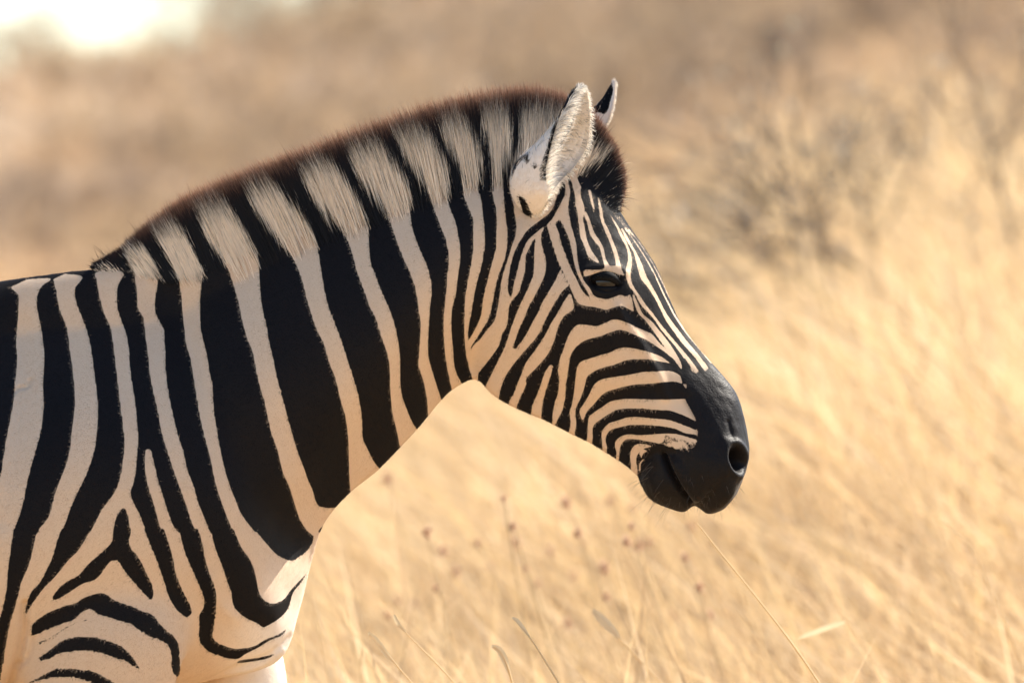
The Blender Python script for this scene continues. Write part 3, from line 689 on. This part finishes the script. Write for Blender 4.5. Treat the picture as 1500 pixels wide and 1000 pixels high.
# ------------------------------------------------------------------ mane and forelock
QT = np.array([(134,389),(168,368),(205,333),(250,298),(293,274),(358,246),(436,217),(530,182),(628,150),(720,130),(792,127),(856,152),(899,205),(917,262),(907,308)], float)
def mane(n, seed):
    r = np.random.default_rng(seed)
    s = r.random(n) * 14
    lenw = np.hypot(*(QT[np.clip(s.astype(int), 0, 14)] - SEC[9 + np.clip(s.astype(int), 0, 14), :2]).T)
    emax = np.interp(s, [0, 1, 2.5, 4, 10, 11, 12, 14], [5, 18, 44, 66, 66, 50, 32, 16])
    hn = np.modf(np.abs(np.sin(np.floor(s * 70) * 78.233) * 43758.5))[0]
    emax = emax * (.78 + .44 * hn); e = emax * r.random(n) ** 1.5
    c = sec_at(9 + s); L = np.hypot(c[:, 2] - c[:, 0], c[:, 3] - c[:, 1])
    thr = np.arccos(np.clip(1 - 2 * e / L, -1, 1)) * np.where(r.random(n) < .68, 1, -1)
    root = surf(9 + s, thr); root[:, 2] *= 1 - .22 * r.random(n) * e / np.maximum(emax, 1)
    # hair that starts lower on the side leans a little less far forward up the neck, and ends lower
    ck = np.floor(s * 55) * 131 + np.floor(e / 7) * 17; hsh = lambda k: np.modf(np.abs(np.sin(ck * k) * 43758.5))[0] - .5
    tip2 = crom_at(QT, np.clip(s + hsh(1.37) * .06, 0, 14))
    dv = tip2 - root[:, :2]
    eo = e / np.maximum(emax, 1); frac = np.clip(r.normal(.94, .07, n), .6, 1.08) - .62 * np.clip(eo - .3, 0, 1) * r.uniform(.55, 1.1, n) + hsh(2.11) * .07
    tip = np.concatenate([root[:, :2] + dv * frac[:, None], (root[:, 2] * .5 + hsh(3.3) * 3 + r.normal(0, 1.2, n))[:, None]], 1)
    tip[:, :2] += r.normal(0, 2.2, (n, 2))
    fly = r.random(n) < .035; tip[fly, :2] += r.normal(0, 9, (fly.sum(), 2)); 
    k = 5; t = np.linspace(0, 1, k)[None, :, None]
    P = root[:, None] * (1 - t) + tip[:, None] * t
    P[..., 2] += -np.sign(thr)[:, None] * (np.sin(np.pi * t[..., 0]) * (r.uniform(3, 6, n) * (1.05 - eo))[:, None])
    bend = np.stack([-(tip - root)[:, 1], (tip - root)[:, 0]], -1) * r.normal(0, .03, n)[:, None]
    P[..., :2] += bend[:, None] * np.sin(np.pi * t)
    Wp = px2w(P[..., 0], P[..., 1], P[..., 2])
    tan = unit(Wp[:, -1] - Wp[:, 0]); side = unit(np.cross(tan, np.array([0., 1., 0.]))) + np.stack([r.normal(0, .1, n), r.normal(0, .3, n), r.normal(0, .1, n)], -1); side = unit(side - tan * np.sum(side * tan, 1, keepdims=True))
    Wd = (.00060 * r.uniform(.7, 1.3, n))[:, None] * np.array([.5, 1.0, .9, .6, .2])
    qx, qy = patt_px(Wp)
    jit = r.normal(0, 6.5, n)[:, None]; jt = unit((tip - root)[:, :2])
    w = smoothstep(.4, .6, RA.at(qx + jt[:, None, 0] * jit * 1.6 + r.normal(0, 2.6, n)[:, None], qy + jt[:, None, 1] * jit * 1.6))[..., None]
    top = (t[..., 0] * frac[:, None])[..., None]
    dark = np.array([.011, .010, .011]) * (1 - smoothstep(.6, .95, top)) + np.array([.040, .017, .012]) * smoothstep(.6, .95, top)
    lit_tip = smoothstep(.84, 1.0, top) * smoothstep(.6, 3.5, s)[:, None, None] * r.uniform(.3, 1, n)[:, None, None]
    dark = dark * (1 - lit_tip) + np.array([.72, .38, .23]) * lit_tip  # sun glow through the tips, painted as orange over their brown pigment
    pale = np.array([.96, .80, .61]) * r.uniform(.75, 1.05, n)[:, None, None]
    w = w * (1 - smoothstep(.57, .79, top + r.normal(0, .06, n)[:, None, None] + .10 * hsh(5.7)[:, None, None]) * smoothstep(1.2, 3.0, s)[:, None, None])
    w = w * np.where((r.random(n) < .05) & (top[:, 3, 0] > .3), .25, 1.0)[:, None, None]
    C = dark * (1 - w) + pale * w
    V, F, c2 = ribbons(Wp, Wd, side, C)
    return np_mesh('mane', V, F, M_MANE, False, {'col': c2})
zpart('mane', mane(90000, 21), label='upright striped mane and forelock with reddish brown tips')

# ------------------------------------------------------------------ ears
def ear_mesh(rows, near, name, seed):
    """rows: y, back x, outer-rim x, inner-rim x, outer depth, back depth, inner depth (px); an open cup with a wall"""
    R_ = crom(rows, 6); m = len(R_); al = np.linspace(0, np.pi / 2, 15)
    def ring(x0, off):
        y, b, a, f, da, db, df = R_.T
        A1 = np.stack([b[:, None] + (a - b)[:, None] * (1 - np.cos(al[::-1])), y[:, None] + 0 * al, db[:, None] - (db - da)[:, None] * np.sin(al[::-1])], -1)
        F1 = np.stack([b[:, None] + (f - b)[:, None] * (1 - np.cos(al[1:])), y[:, None] + 0 * al[1:], db[:, None] + (df - db)[:, None] * np.sin(al[1:])], -1)
        return np.concatenate([A1, F1], 1)
    O = ring(0, 0); n = O.shape[1]
    dv = np.gradient(O, axis=1); du = np.gradient(O, axis=0); N = unit(np.cross(dv, du))
    cen = np.stack([(R_[:, 2] + R_[:, 3]) / 2, R_[:, 0], (R_[:, 4] + R_[:, 6]) / 2], -1)[:, None]
    N *= np.where(np.sum(N * (cen - O), -1, keepdims=True) < 0, -1, 1)
    I = O + N * 2.8
    V = np.concatenate([O.reshape(-1, 3), I.reshape(-1, 3)])
    idx = lambda i, j, k: k * m * n + i * n + j
    i, j = np.meshgrid(np.arange(m - 1), np.arange(n - 1), indexing='ij')
    Fo = np.stack([idx(i, j, 0), idx(i, j + 1, 0), idx(i + 1, j + 1, 0), idx(i + 1, j, 0)], -1).reshape(-1, 4)
    Fi = np.stack([idx(i, j, 1), idx(i + 1, j, 1), idx(i + 1, j + 1, 1), idx(i, j + 1, 1)], -1).reshape(-1, 4)
    i1 = np.arange(m - 1); E = []
    for jj in (0, n - 1): E.append(np.stack([idx(i1, jj, 0), idx(i1 + 1, jj, 0), idx(i1 + 1, jj, 1), idx(i1, jj, 1)], -1))
    j1 = np.arange(n - 1)
    for ii in (0, m - 1): E.append(np.stack([idx(ii, j1, 0), idx(ii, j1 + 1, 0), idx(ii, j1 + 1, 1), idx(ii, j1, 1)], -1))
    Wv = px2w(V[:, 0], V[:, 1], V[:, 2])
    return Wv, np.vstack([Fo, Fi] + E), O, I, N, m, n

def make_ear(rows, masks, near, seed):
    Wv, F, O, I, N, m, n = ear_mesh(rows, near, 'ear', seed)
    RE = Raster(730, 100, 930, 330, 1.0)
    for p in masks: RE.fill(p, 0)
    RE.blur(1.2)
    V = np.concatenate([O.reshape(-1, 3), I.reshape(-1, 3)])
    kk = DIST / (DIST - np.abs(V[:, 2]) * S)
    st = RE.at(750 + (V[:, 0] - 750) * kk, 500 + (V[:, 1] - 500) * kk)
    jj = np.tile(np.arange(n), m * 2); inner = np.arange(len(V)) >= m * n
    ii = np.tile(np.repeat(np.arange(m), n), 2)
    if near: st = np.where((jj <= 1) & ~inner & (V[:, 1] < 266) & (V[:, 1] > 128), 0.0, st)
    if near: st = np.where(inner, np.where((jj > 3) & (jj < n - 5), .24 + .12 * np.sin(ii * 1.7 + jj), 1.0), st)
    me = np_mesh('ear', Wv, F, M_EAR, True, {'stripe': st, 'muzzle': np.zeros(len(V))})
    o = zpart('ear', me)
    # hair: fringe of both rims, hair of the inner face, short hair of the back
    r = np.random.default_rng(seed)
    rows_i = r.random(9000) * (m - 2); rim = r.random(9000) < .5
    Pi, Ni, Ci, Li, Di = [], [], [], [], []
    i0 = rows_i.astype(int); f = (rows_i - i0)[:, None]
    jpos = np.where(r.random(9000) < .55, np.where(rim, r.integers(0, 4, 9000), n - 1 - r.integers(0, 5, 9000)), r.integers(0, n, 9000))
    A = I[i0, jpos] * (1 - f) + I[i0 + 1, jpos] * f
    na = unit(N[i0, jpos])
    toF = np.stack([np.full(9000, .5), np.full(9000, -.75), r.normal(0, .4, 9000)], -1)
    mid = np.abs(jpos / (n - 1) - .5) * 2
    d = unit(na * .55 + toF + np.where(rim, 1, -1)[:, None] * np.array([.35, .1, 0]) + r.normal(0, .22, (9000, 3)))
    d = np.where((jpos > n - 6)[:, None], unit(np.array([.75, .25, 0]) + r.normal(0, .3, (9000, 3))), d)
    hh = i0 / m; ln = (1.0 if near else .45) * np.where(jpos > n - 6, 8, np.where(jpos < 4, 22, 20)) * r.uniform(.5, 1.2, 9000) * (.35 + 1.0 * np.sin(np.clip(hh, .0, 1) * np.pi) ** .7)
    w = np.where(r.random(9000) < .12 + .45 * (mid < .7), .28, 1.0)[:, None]
    C = np.array([.90, .83, .73]) * w * r.uniform(.85, 1.08, (9000, 1))
    P0 = A; P1 = A + d * ln[:, None] * .55 + np.array([0, -.04, 0]) * ln[:, None]; P2 = A + d * ln[:, None] + np.array([.0, .12, 0]) * ln[:, None]
    P = np.stack([P0, P1, P2], 1); Wp = px2w(P[..., 0], P[..., 1], P[..., 2])
    sd = unit(np.cross(unit(Wp[:, -1] - Wp[:, 0]), np.array([0, 1, 0])) + r.normal(0, .3, (9000, 3)))
    V2, F2, c2 = ribbons(Wp, np.full((9000, 1), .0006) * np.array([[1, .8, .3]]), sd, np.repeat(C[:, None], 3, 1))
    h = bpy.data.objects.new('ear_hair', np_mesh('ear_hair', V2, F2, M_EARHAIR, False, {'col': c2})); link(h, o, kind='stuff')
    # back hair
    me.calc_loop_triangles(); t3 = np.empty(len(me.loop_triangles) * 3, np.int32); me.loop_triangles.foreach_get('vertices', t3)
    c3, n3 = get_co(me), get_no(me)
    def ecol(P, rr):
        kx = DIST / (DIST - np.abs(P[:, 1])); w = smoothstep(.4, .6, RE.at(750 + P[:, 0] / S * kx, 500 - (P[:, 2] - ZC) / S * kx))[:, None]
        return BLACK * (1 - w) + np.array([.86, .75, .64]) * rr.uniform(.9, 1.05, (len(P), 1)) * w
    v4, f4, c4 = fur_on(c3, n3, t3.reshape(-1, 3), np.arange(len(c3)) < m * n, 22000, lambda P: np.full(len(P), .006), .0005, lambda P: np.tile([.25, 0, .95], (len(P), 1)), ecol, seed + 1)
    h2 = bpy.data.objects.new('back_hair', np_mesh('back_hair', v4, f4, M_FUR, True, {'col': c4})); link(h2, o, kind='stuff')
    return o
NE = [(126,851,852,853,-66,-64,-62),(131,842,844,857,-74,-64,-58),(140,834,836.5,860.5,-80,-64,-54),(155,827,829,862.5,-88,-66,-50),(170,819,821,863.5,-94,-68,-46),(185,809,814.5,863.5,-100,-70,-42),
      (200,795,810.5,862,-104,-72,-40),(215,781,806.5,859,-108,-76,-40),(230,763,803,852,-112,-80,-42),(245,752,800,842,-114,-84,-48),(258,748,799,830,-115,-86,-56),(272,747,800,818,-116,-86,-70),(285,749,802,809,-114,-84,-90),(298,755,799,802,-104,-80,-92),(310,764,792,794,-92,-72,-84),(319,774,783,784,-76,-66,-72)]
NM = [[(846,124),(834,136),(825,154),(816,174),(808,192),(802,214),(798,236),(795,262),(801,266),(807,240),(811,216),(817,196),(824,174),(832,156),(842,136),(848,128)],
      [(758,287),(766,289),(772,298),(776,308),(781,315),(774,320),(767,316),(764,304)],[(775,225),(762,232),(753,243),(748,262),(746,268),(750,262),(756,246),(765,235),(775,229)],
      [(768,234),(774,231),(776,237),(770,242)],[(778,243),(784,241),(787,246),(782,249)],[(789,247),(793,247),(793,251),(789,251)],[(781,318),(792,312),(803,300),(808,288),(809,292),(803,305),(792,316)]]
make_ear(NE, NM, True, 31)
FE = [(117,898,899,900,66,65,64),(122,896,898,901,74,66,62),(132,890,894,901,80,66,60),(142,884,890,900,86,68,58),(152,875,884,898.5,92,70,56),(162,864,878,896,96,72,54),(172,857,872,893,100,74,54),(182,852,868,888,104,76,54),(195,848,866,881,104,78,58),(210,845,862,874,100,80,64),(230,842,858,866,92,74,66)]
FM = [[(896,116),(899,130),(895,146),(891,160),(886,166),(876,163),(866,168),(850,176),(850,158),(870,145),(882,133),(890,120)]]
make_ear(FE, FM, False, 41)

# ------------------------------------------------------------------ eyes
m_eye, ne, oe = new_mat('eye_ball')
_b = nd(ne, 'ShaderNodeBsdfPrincipled', Roughness=.04); _b.inputs['Specular IOR Level'].default_value = .30; _b.inputs['Coat Weight'].default_value = .1; _b.inputs['Coat Roughness'].default_value = .02
_co = nd(ne, 'ShaderNodeTexCoord').outputs['Object']; _nz = nd(ne, 'ShaderNodeTexNoise', Scale=240.0); ne.links.new(_co, _nz.inputs['Vector'])
ne.links.new(mix_rgb(ne, _nz.outputs[0], (.004, .003, .002), (.022, .010, .006)), _b.inputs['Base Color']); ne.links.new(_b.outputs[0], oe.inputs[0])
M_LID = plain_material('eye_lid', (.006, .0055, .006), .75, .12)
M_LASH = strand_material('eye_lash', .05, .4, .4)
def make_eye(sgn):
    cx, cy, R0 = 884.5, 413.5, 24.0
    sel = (np.sign(co[:, 1]) == sgn); dd = np.where(sel, np.hypot(PX - cx, PY - cy), 1e9)
    ring_i = np.where((dd > 22) & (dd < 34))[0]; dep = np.median(np.abs(co[ring_i, 1])) / S
    kk = DIST / (DIST - dep * S); cx, cy = 750 + (cx - 750) / kk, 500 + (cy - 500) / kk
    cd = (dep - 23.0) * sgn
    u, v = np.meshgrid(np.linspace(0, np.pi, 33), np.linspace(0, 2 * np.pi, 64, endpoint=False), indexing='ij')
    V = np.stack([cx + R0 * np.sin(u) * np.cos(v), cy + R0 * np.cos(u), cd + R0 * np.sin(u) * np.sin(v)], -1)
    i, j = np.meshgrid(np.arange(32), np.arange(64), indexing='ij'); j2 = (j + 1) % 64
    F = np.stack([i * 64 + j, i * 64 + j2, (i + 1) * 64 + j2, (i + 1) * 64 + j], -1).reshape(-1, 4)
    Wv = px2w(V[..., 0], V[..., 1], V[..., 2]).reshape(-1, 3)
    e = zpart('eye', np_mesh('eye', Wv, F, m_eye))
    def lid(name, pts, rad):
        C = crom(pts, 6); x, y = C[:, 0] - 884.5, C[:, 1] - 413.5
        z = np.sqrt(np.maximum((R0 + .6) ** 2 - x * x - y * y, 9.0))
        P = px2w(cx + x, cy + y, cd + sgn * z); rr = rad * S * np.sin(np.linspace(.25, np.pi - .25, len(C))) ** .6
        T = unit(np.gradient(P, axis=0)); cen = px2w(cx, cy, cd); N = unit(P - cen); N = unit(N - T * np.sum(N * T, 1, keepdims=True)); B = np.cross(T, N)
        a = np.linspace(0, 2 * np.pi, 14, endpoint=False)
        Rg = P[:, None] + rr[:, None, None] * (N[:, None] * np.cos(a)[None, :, None] * .8 + B[:, None] * np.sin(a)[None, :, None])
        m_, n_ = Rg.shape[:2]; i, j = np.meshgrid(np.arange(m_ - 1), np.arange(n_), indexing='ij'); j2 = (j + 1) % n_
        Fq = np.stack([i * n_ + j, i * n_ + j2, (i + 1) * n_ + j2, (i + 1) * n_ + j], -1).reshape(-1, 4)
        link(bpy.data.objects.new(name, np_mesh(name, Rg.reshape(-1, 3), Fq, M_LID)), e)
        return P, N
    P, N = lid('upper_lid', [(861, 414), (866, 408), (875, 404.5), (885, 404), (895, 406), (904, 412), (911, 421)], 7.5)
    lid('lower_lid', [(861, 414), (866, 419.5), (875, 423.5), (885, 425), (895, 424.5), (904, 423), (911, 421)], 6.0)
    lid('upper_fold', [(856, 409), (864, 402), (874, 398), (886, 397), (898, 399), (908, 405), (915, 414)], 3.0)
    lid('lower_fold', [(862, 423), (870, 430), (882, 433.5), (894, 432), (906, 428), (915, 424)], 3.6)
    r = np.random.default_rng(3); n = 260; k = r.integers(6, len(P) - 6, n)
    p0 = P[k] + N[k] * .002; d = unit(N[k] * .9 + np.array([.35, 0, -.55]) + r.normal(0, .18, (n, 3))); Ln = r.uniform(.006, .013, n)[:, None]
    pts = np.stack([p0, p0 + d * Ln * .6, p0 + d * Ln + np.array([0, 0, .001])], 1)
    V3, F3, c3 = ribbons(pts, np.full((n, 1), .0004) * np.array([[1, .7, .2]]), unit(r.normal(0, 1, (n, 3))), np.full((n, 3, 3), .012))
    link(bpy.data.objects.new('eyelashes', np_mesh('eyelashes', V3, F3, M_LASH, False, {'col': c3})), e, kind='stuff')
make_eye(-1); make_eye(1)

# ------------------------------------------------------------------ whiskers
def whiskers():
    r = np.random.default_rng(9); n = 170
    sel = np.where((PX > 935) & (PX < 1095) & (PY > 655) & (PY < 755) & ((PY > 690) | (PX < 960)) & (rn2 > 1.1))[0]
    k = r.choice(sel, n); p0, N = co[k], no[k]
    low = (PX[k] < 985)[:, None]
    d = unit(N * .8 + np.where(low, np.array([-.55, 0, -.55]), np.array([.1, 0, -.5])) + r.normal(0, .25, (n, 3)))
    Ln = np.where(low[:, 0], r.uniform(.012, .042, n), r.uniform(.004, .014, n))[:, None]
    pts = np.stack([p0, p0 + d * Ln * .35, p0 + d * Ln * .7 + np.array([0, 0, -.001]), p0 + d * Ln + np.array([0, 0, -.003])], 1)
    V3, F3, c3 = ribbons(pts, np.full((n, 1), .00042) * np.array([[1, .8, .6, .2]]), unit(r.normal(0, 1, (n, 3))), np.full((n, 4, 3), .12) * np.array([1, .8, .6]))
    zpart('whiskers', np_mesh('whiskers', V3, F3, M_LASH, False, {'col': c3}), kind='stuff')
whiskers()

# ------------------------------------------------------------------ shrubs on the slope
def shrub_meshes(seed, H, spread, nleaf, leafc, woodc, lean=0.0, thick=1.0):
    r = np.random.default_rng(seed); segs = []; tips = []
    def grow(p, d, L, rad, depth):
        n = 4; pts = [p]
        for _ in range(n):
            d = unit(d + r.normal(0, .16, 3) + np.array([lean * .05, 0, .03])); p = p + d * (L / n); pts.append(p)
        segs.append((np.array(pts), rad, rad * .6))
        if depth == 0: tips.extend(pts[1:]); return
        for _ in range(r.integers(3, 5) if depth > 1 else 4):
            k = r.integers(2, 5); nd_ = unit(d + r.normal(0, .55, 3) * np.array([1, 1, .7]))
            grow(pts[k], nd_, L * r.uniform(.5, .78), rad * .55, depth - 1)
    for _ in range(5):
        a = r.uniform(0, 6.28); grow(np.array([math.cos(a) * .05 * H, math.sin(a) * .05 * H, -.05]), unit(np.array([math.cos(a) * spread + lean, math.sin(a) * spread, 1.0])), H * .45, H * .018 * thick, 3)
    Vs, Fs, b = [], [], 0
    for pts, r0, r1 in segs:
        T = unit(np.gradient(pts, axis=0)); N = unit(np.cross(T, np.array([.31, .77, .2]))); B = np.cross(T, N); a = np.arange(3) * 2.0944
        rr = np.linspace(r0, r1, len(pts))[:, None, None]
        R_ = pts[:, None] + rr * (N[:, None] * np.cos(a)[None, :, None] + B[:, None] * np.sin(a)[None, :, None])
        m = len(pts); i, j = np.meshgrid(np.arange(m - 1), np.arange(3), indexing='ij'); j2 = (j + 1) % 3
        Fs.append(b + np.stack([i * 3 + j, i * 3 + j2, (i + 1) * 3 + j2, (i + 1) * 3 + j], -1).reshape(-1, 4)); Vs.append(R_.reshape(-1, 3)); b += m * 3
    V = np.vstack(Vs); wood = np_mesh('trunk', V, np.vstack(Fs), M_TWIG, True, {'col': np.tile(np.array(woodc), (len(V), 1)) * r.uniform(.8, 1.2, (len(V), 1))})
    tips = np.array(tips); k = r.integers(0, len(tips), nleaf); c = tips[k] + r.normal(0, .035 * H, (nleaf, 3))
    a, b_ = unit(r.normal(0, 1, (nleaf, 3))), unit(r.normal(0, 1, (nleaf, 3))); sz = (H * r.uniform(.008, .02, nleaf))[:, None]
    Q = np.stack([c - a * sz, c + b_ * sz * .5, c + a * sz, c - b_ * sz * .5], 1).reshape(-1, 3)
    lc = np.array(leafc)[r.integers(0, len(leafc), nleaf)] * r.uniform(.75, 1.2, (nleaf, 1))
    crown = np_mesh('crown', Q, np.arange(4 * nleaf).reshape(-1, 4), M_GRASS, False, {'col': np.repeat(lc, 4, 0)})
    return wood, crown
GREYB = [(.46, .31, .19), (.40, .28, .18), (.51, .335, .185), (.34, .26, .165)]
STRAW = [(.56, .41, .25), (.50, .36, .22), (.60, .43, .24)]
KINDS = [shrub_meshes(51, 1.0, .8, 2600, [(.28, .19, .12), (.24, .175, .12), (.32, .215, .12)], (.28, .22, .18)), shrub_meshes(52, 1.0, 1.1, 3000, GREYB + STRAW, (.30, .235, .18)), shrub_meshes(53, 1.0, .6, 2200, STRAW, (.26, .19, .13))]
def place_shrub(kind, px, d, hgt, label, group, rz, wide=1.0):
    x = (px - 750) * SENSOR / LENS / 1500 * d; y = d - DIST
    e = empty('dry_shrub', (x, y, float(terrain(x, y)) - .02), label=label, category='shrub', **({'group': group} if group else {}))
    e.rotation_euler = (0, 0, rz); e.scale = (hgt * wide, hgt * wide, hgt)
    for nm, me in zip(('trunk', 'crown'), KINDS[kind]):
        link(bpy.data.objects.new(nm, me), e)
    return e
rs = np.random.default_rng(77)
HILL = []
for row, (d0, d1, h0, h1, n) in enumerate([(40, 54, .5, .85, 16), (62, 76, .65, 1.1, 17), (82, 98, .9, 1.4, 22), (106, 124, 1.0, 1.6, 24), (134, 152, 1.1, 1.6, 25)]):
    for i in range(n):
        px = -150 + 1800 * (i + rs.uniform(.1, .9)) / n
        if row == 0 and px < 850: continue
        HILL.append((int(rs.integers(0, 3)) if row else int(rs.integers(0, 2)), px, rs.uniform(d0, d1), rs.uniform(h0, h1) * (.8 + .3 * (px > 300)), rs.uniform(0, 6.28), rs.uniform(1.1, 1.7)))
for k, px, d, h, rz, w in HILL:
    place_shrub(k, px, d, h, ['blurred dark brown shrub in the thicket on the hillside', 'blurred grey and straw mottled shrub in the thicket on the hillside', 'blurred pale straw coloured shrub in the thicket on the hillside'][k],
                ['dark brown hillside shrubs', 'mottled hillside shrubs', 'straw coloured hillside shrubs'][k], rz, w)
# the nearer, darker bush behind the slope and its smaller neighbours
KINDS.append(shrub_meshes(61, 1.0, .9, 380, [(.34, .28, .21), (.36, .29, .21), (.27, .24, .175)], (.16, .13, .105), -.5, .6))
place_shrub(3, 1450, 30, 1.5, 'dark branched leafless bush with slanting limbs on the grassy bank', None, .4, .9)
for px, d, h, rz in ((1400, 35, 1.05, 2.2), (1300, 37, .75, 1.0), (1340, 42, 1.1, 4.1)):
    place_shrub(3, px, d, h, 'small dark twiggy shrub half sunk in tall grass on the bank', 'small dark shrubs on the bank', rz, 1.2)

# ------------------------------------------------------------------ single stalks standing out of the grass
def world_at(px, py, y):
    k = (y + DIST) / DIST; return np.array([(px - 750) * S * k, y, ZC + (500 - py) * S * k])
def stalk(pts, y, w, label, leaf=None, group=None):
    P = np.array([world_at(a, b, y) for a, b in pts]); g = P[-1]; d = unit(P[-1] - P[-2])
    zt = float(terrain(g[0] + .25, y)); k = (g[2] - zt) / max(-d[2], .2)
    base = g + np.array([d[0] * k * .6, 0, -(g[2] - zt) - .02]); tt = np.array([.03, .08, .18, .36, .65, 1.0])[:, None]; c1 = g + d * (k * .45); P = np.vstack([P, g * (1 - tt) ** 2 + 2 * c1 * tt * (1 - tt) + base * tt ** 2])
    C = crom(P, 6); n = len(C); T = unit(np.gradient(C, axis=0)); N = unit(np.cross(T, np.array([0, 1, 0]))); B = np.cross(T, N); a = np.arange(6) * math.pi / 3
    rr = (w * np.linspace(.45, 1.25, n))[:, None, None] / 2
    R_ = C[:, None] + rr * (N[:, None] * np.cos(a)[None, :, None] + B[:, None] * np.sin(a)[None, :, None])
    i, j = np.meshgrid(np.arange(n - 1), np.arange(6), indexing='ij'); j2 = (j + 1) % 6
    F = np.stack([i * 6 + j, i * 6 + j2, (i + 1) * 6 + j2, (i + 1) * 6 + j], -1).reshape(-1, 4)
    e = empty('grass_stalk', tuple(base), label=label, category='grass stalk', **({'group': group} if group else {}))
    V = R_.reshape(-1, 3) - base
    link(bpy.data.objects.new('stem', np_mesh('stem', V, F, M_GRASS, True, {'col': np.tile([.74, .58, .35], (len(V), 1))})), e)
    if leaf:
        L = crom(np.array([world_at(a, b, y) for a, b in leaf[0]]), 5) - base; m = len(L); t = np.linspace(0, 1, m)
        T = unit(np.gradient(L, axis=0)); Sd = unit(np.cross(T, np.array([0, 1, 0])) + np.array([0, .3, 0])); wl = (leaf[1] * np.sin(np.clip(t * .93 + .07, 0, 1) * np.pi) ** .6)[:, None] / 2
        cup = np.array([0, -.25, 0]) * wl
        V = np.stack([L - Sd * wl, L + cup, L + Sd * wl], 1).reshape(-1, 3); q = np.arange(m - 1)[:, None] * 3
        F = np.vstack([q + np.array([0, 1, 4, 3]), q + np.array([1, 2, 5, 4])])
        link(bpy.data.objects.new('blade', np_mesh('blade', V, F, M_GRASS, True, {'col': np.tile([.76, .61, .38], (len(V), 1))})), e)
stalk([(1021, 766), (1060, 815), (1110, 877), (1160, 942), (1200, 1000)], .35, .0042, 'long thin pale grass stalk leaning beneath the zebra muzzle')
stalk([(752, 906), (772, 928), (795, 962), (821, 1004)], -.12, .0034, 'thin curved grass stalk with a pale tip blade', ([(750, 904), (758, 909), (768, 922), (778, 936)], .006))
stalk([(541, 928), (566, 956), (590, 984), (606, 1003)], .25, .0034, 'short pale grass stalk with folded blade near the zebra chest', ([(540, 926), (552, 938), (566, 957), (580, 972)], .0075))
stalk([(583, 914), (610, 942), (640, 972), (668, 1002)], .3, .0034, 'straight slanting pale grass stalk beside the folded blade', ([(577, 900), (584, 914), (596, 927)], .006))
stalk([(722, 946), (733, 955), (743, 975), (751, 1002)], .3, .005, 'stubby curved dry grass blade between taller stalks', ([(720, 945), (732, 952), (741, 970), (747, 990)], .010))
stalk([(868, 893), (888, 914), (908, 934), (960, 990)], 1.5, .004, 'blurred pale stalk with a broad flat blade behind the thin stalk', ([(868, 893), (888, 913), (910, 936)], .015))
stalk([(1166, 935), (1172, 950), (1182, 975), (1196, 1004)], 1.7, .003, 'stalk with one broad pale blade bent level across it', ([(1238, 910), (1205, 921), (1168, 935)], .009))
stalk([(1380, 762), (1420, 800), (1450, 860), (1480, 930)], 2.4, .006, 'blurred tall pale stalk on the open grassy bank')

# ------------------------------------------------------------------ dried seed-head plants
def seed_mesh(seed):
    r = np.random.default_rng(seed); n = 60; d = unit(r.normal(0, 1, (n, 3))); P0 = d * .004; P1 = d * .0125 * r.uniform(.8, 1.2, (n, 1))
    sd = unit(np.cross(d, r.normal(0, 1, (n, 3)))); V, F, c = ribbons(np.stack([P0, (P0 + P1) / 2, P1], 1), np.full((n, 1), .006) * np.array([[1, .9, .3]]), sd, np.tile(np.array([.66, .45, .30]), (n, 3, 1)) * r.uniform(.7, 1.3, (n, 1, 1)))
    return np_mesh('seed_head', V, F, M_GRASS, False, {'col': c})
SM = [seed_mesh(i) for i in range(3)]
def seed_plant(px, py, y, i):
    top = world_at(px, py, y); r = np.random.default_rng(900 + i)
    bx = top[0] + r.uniform(.05, .25); base = np.array([bx, y, float(terrain(bx, y)) - .02])
    e = empty('seed_head_plant', tuple(base), label='dried plant with a small brown seed head in the blurred grass', category='plant', group='dried seed heads in the grass behind the zebra')
    C = crom(np.array([[0, 0, 0], (top - base) * .5 + np.array([.03, 0, .02]), top - base]), 6); n = len(C); a = np.arange(3) * 2.0944
    ring = np.stack([np.cos(a), np.sin(a), 0 * a], -1) * .0016
    V = (C[:, None] + ring[None]).reshape(-1, 3); ii, j = np.meshgrid(np.arange(n - 1), np.arange(3), indexing='ij'); j2 = (j + 1) % 3
    F = np.stack([ii * 3 + j, ii * 3 + j2, (ii + 1) * 3 + j2, (ii + 1) * 3 + j], -1).reshape(-1, 4)
    link(bpy.data.objects.new('stem', np_mesh('stem', V, F, M_GRASS, True, {'col': np.tile([.50, .36, .20], (len(V), 1))})), e)
    h = bpy.data.objects.new('seed_head', SM[i % 3]); h.location = tuple(top - base); s_ = r.uniform(.45, .9); h.scale = (s_, s_, s_ * 1.3); link(h, e)
SEEDS = [(738,730),(829,735),(568,701),(626,780),(649,806),(668,837),(638,861),(583,880),(609,882),(568,900),(757,793),(752,770),(700,795),(718,828),(770,832),(788,855),(806,805),(847,780),(855,797),(840,843),(888,873),(893,733),(925,770),(935,798),(950,795),(918,792),(832,912),(502,935),(1003,815),(1012,770),(1172,807),(1040,900),(985,900),(1025,860),(885,830),(925,745)]
for i, (a, b) in enumerate(SEEDS): seed_plant(a, b, 3.0 + 3.8 * ((i * 37) % 11) / 11, i)
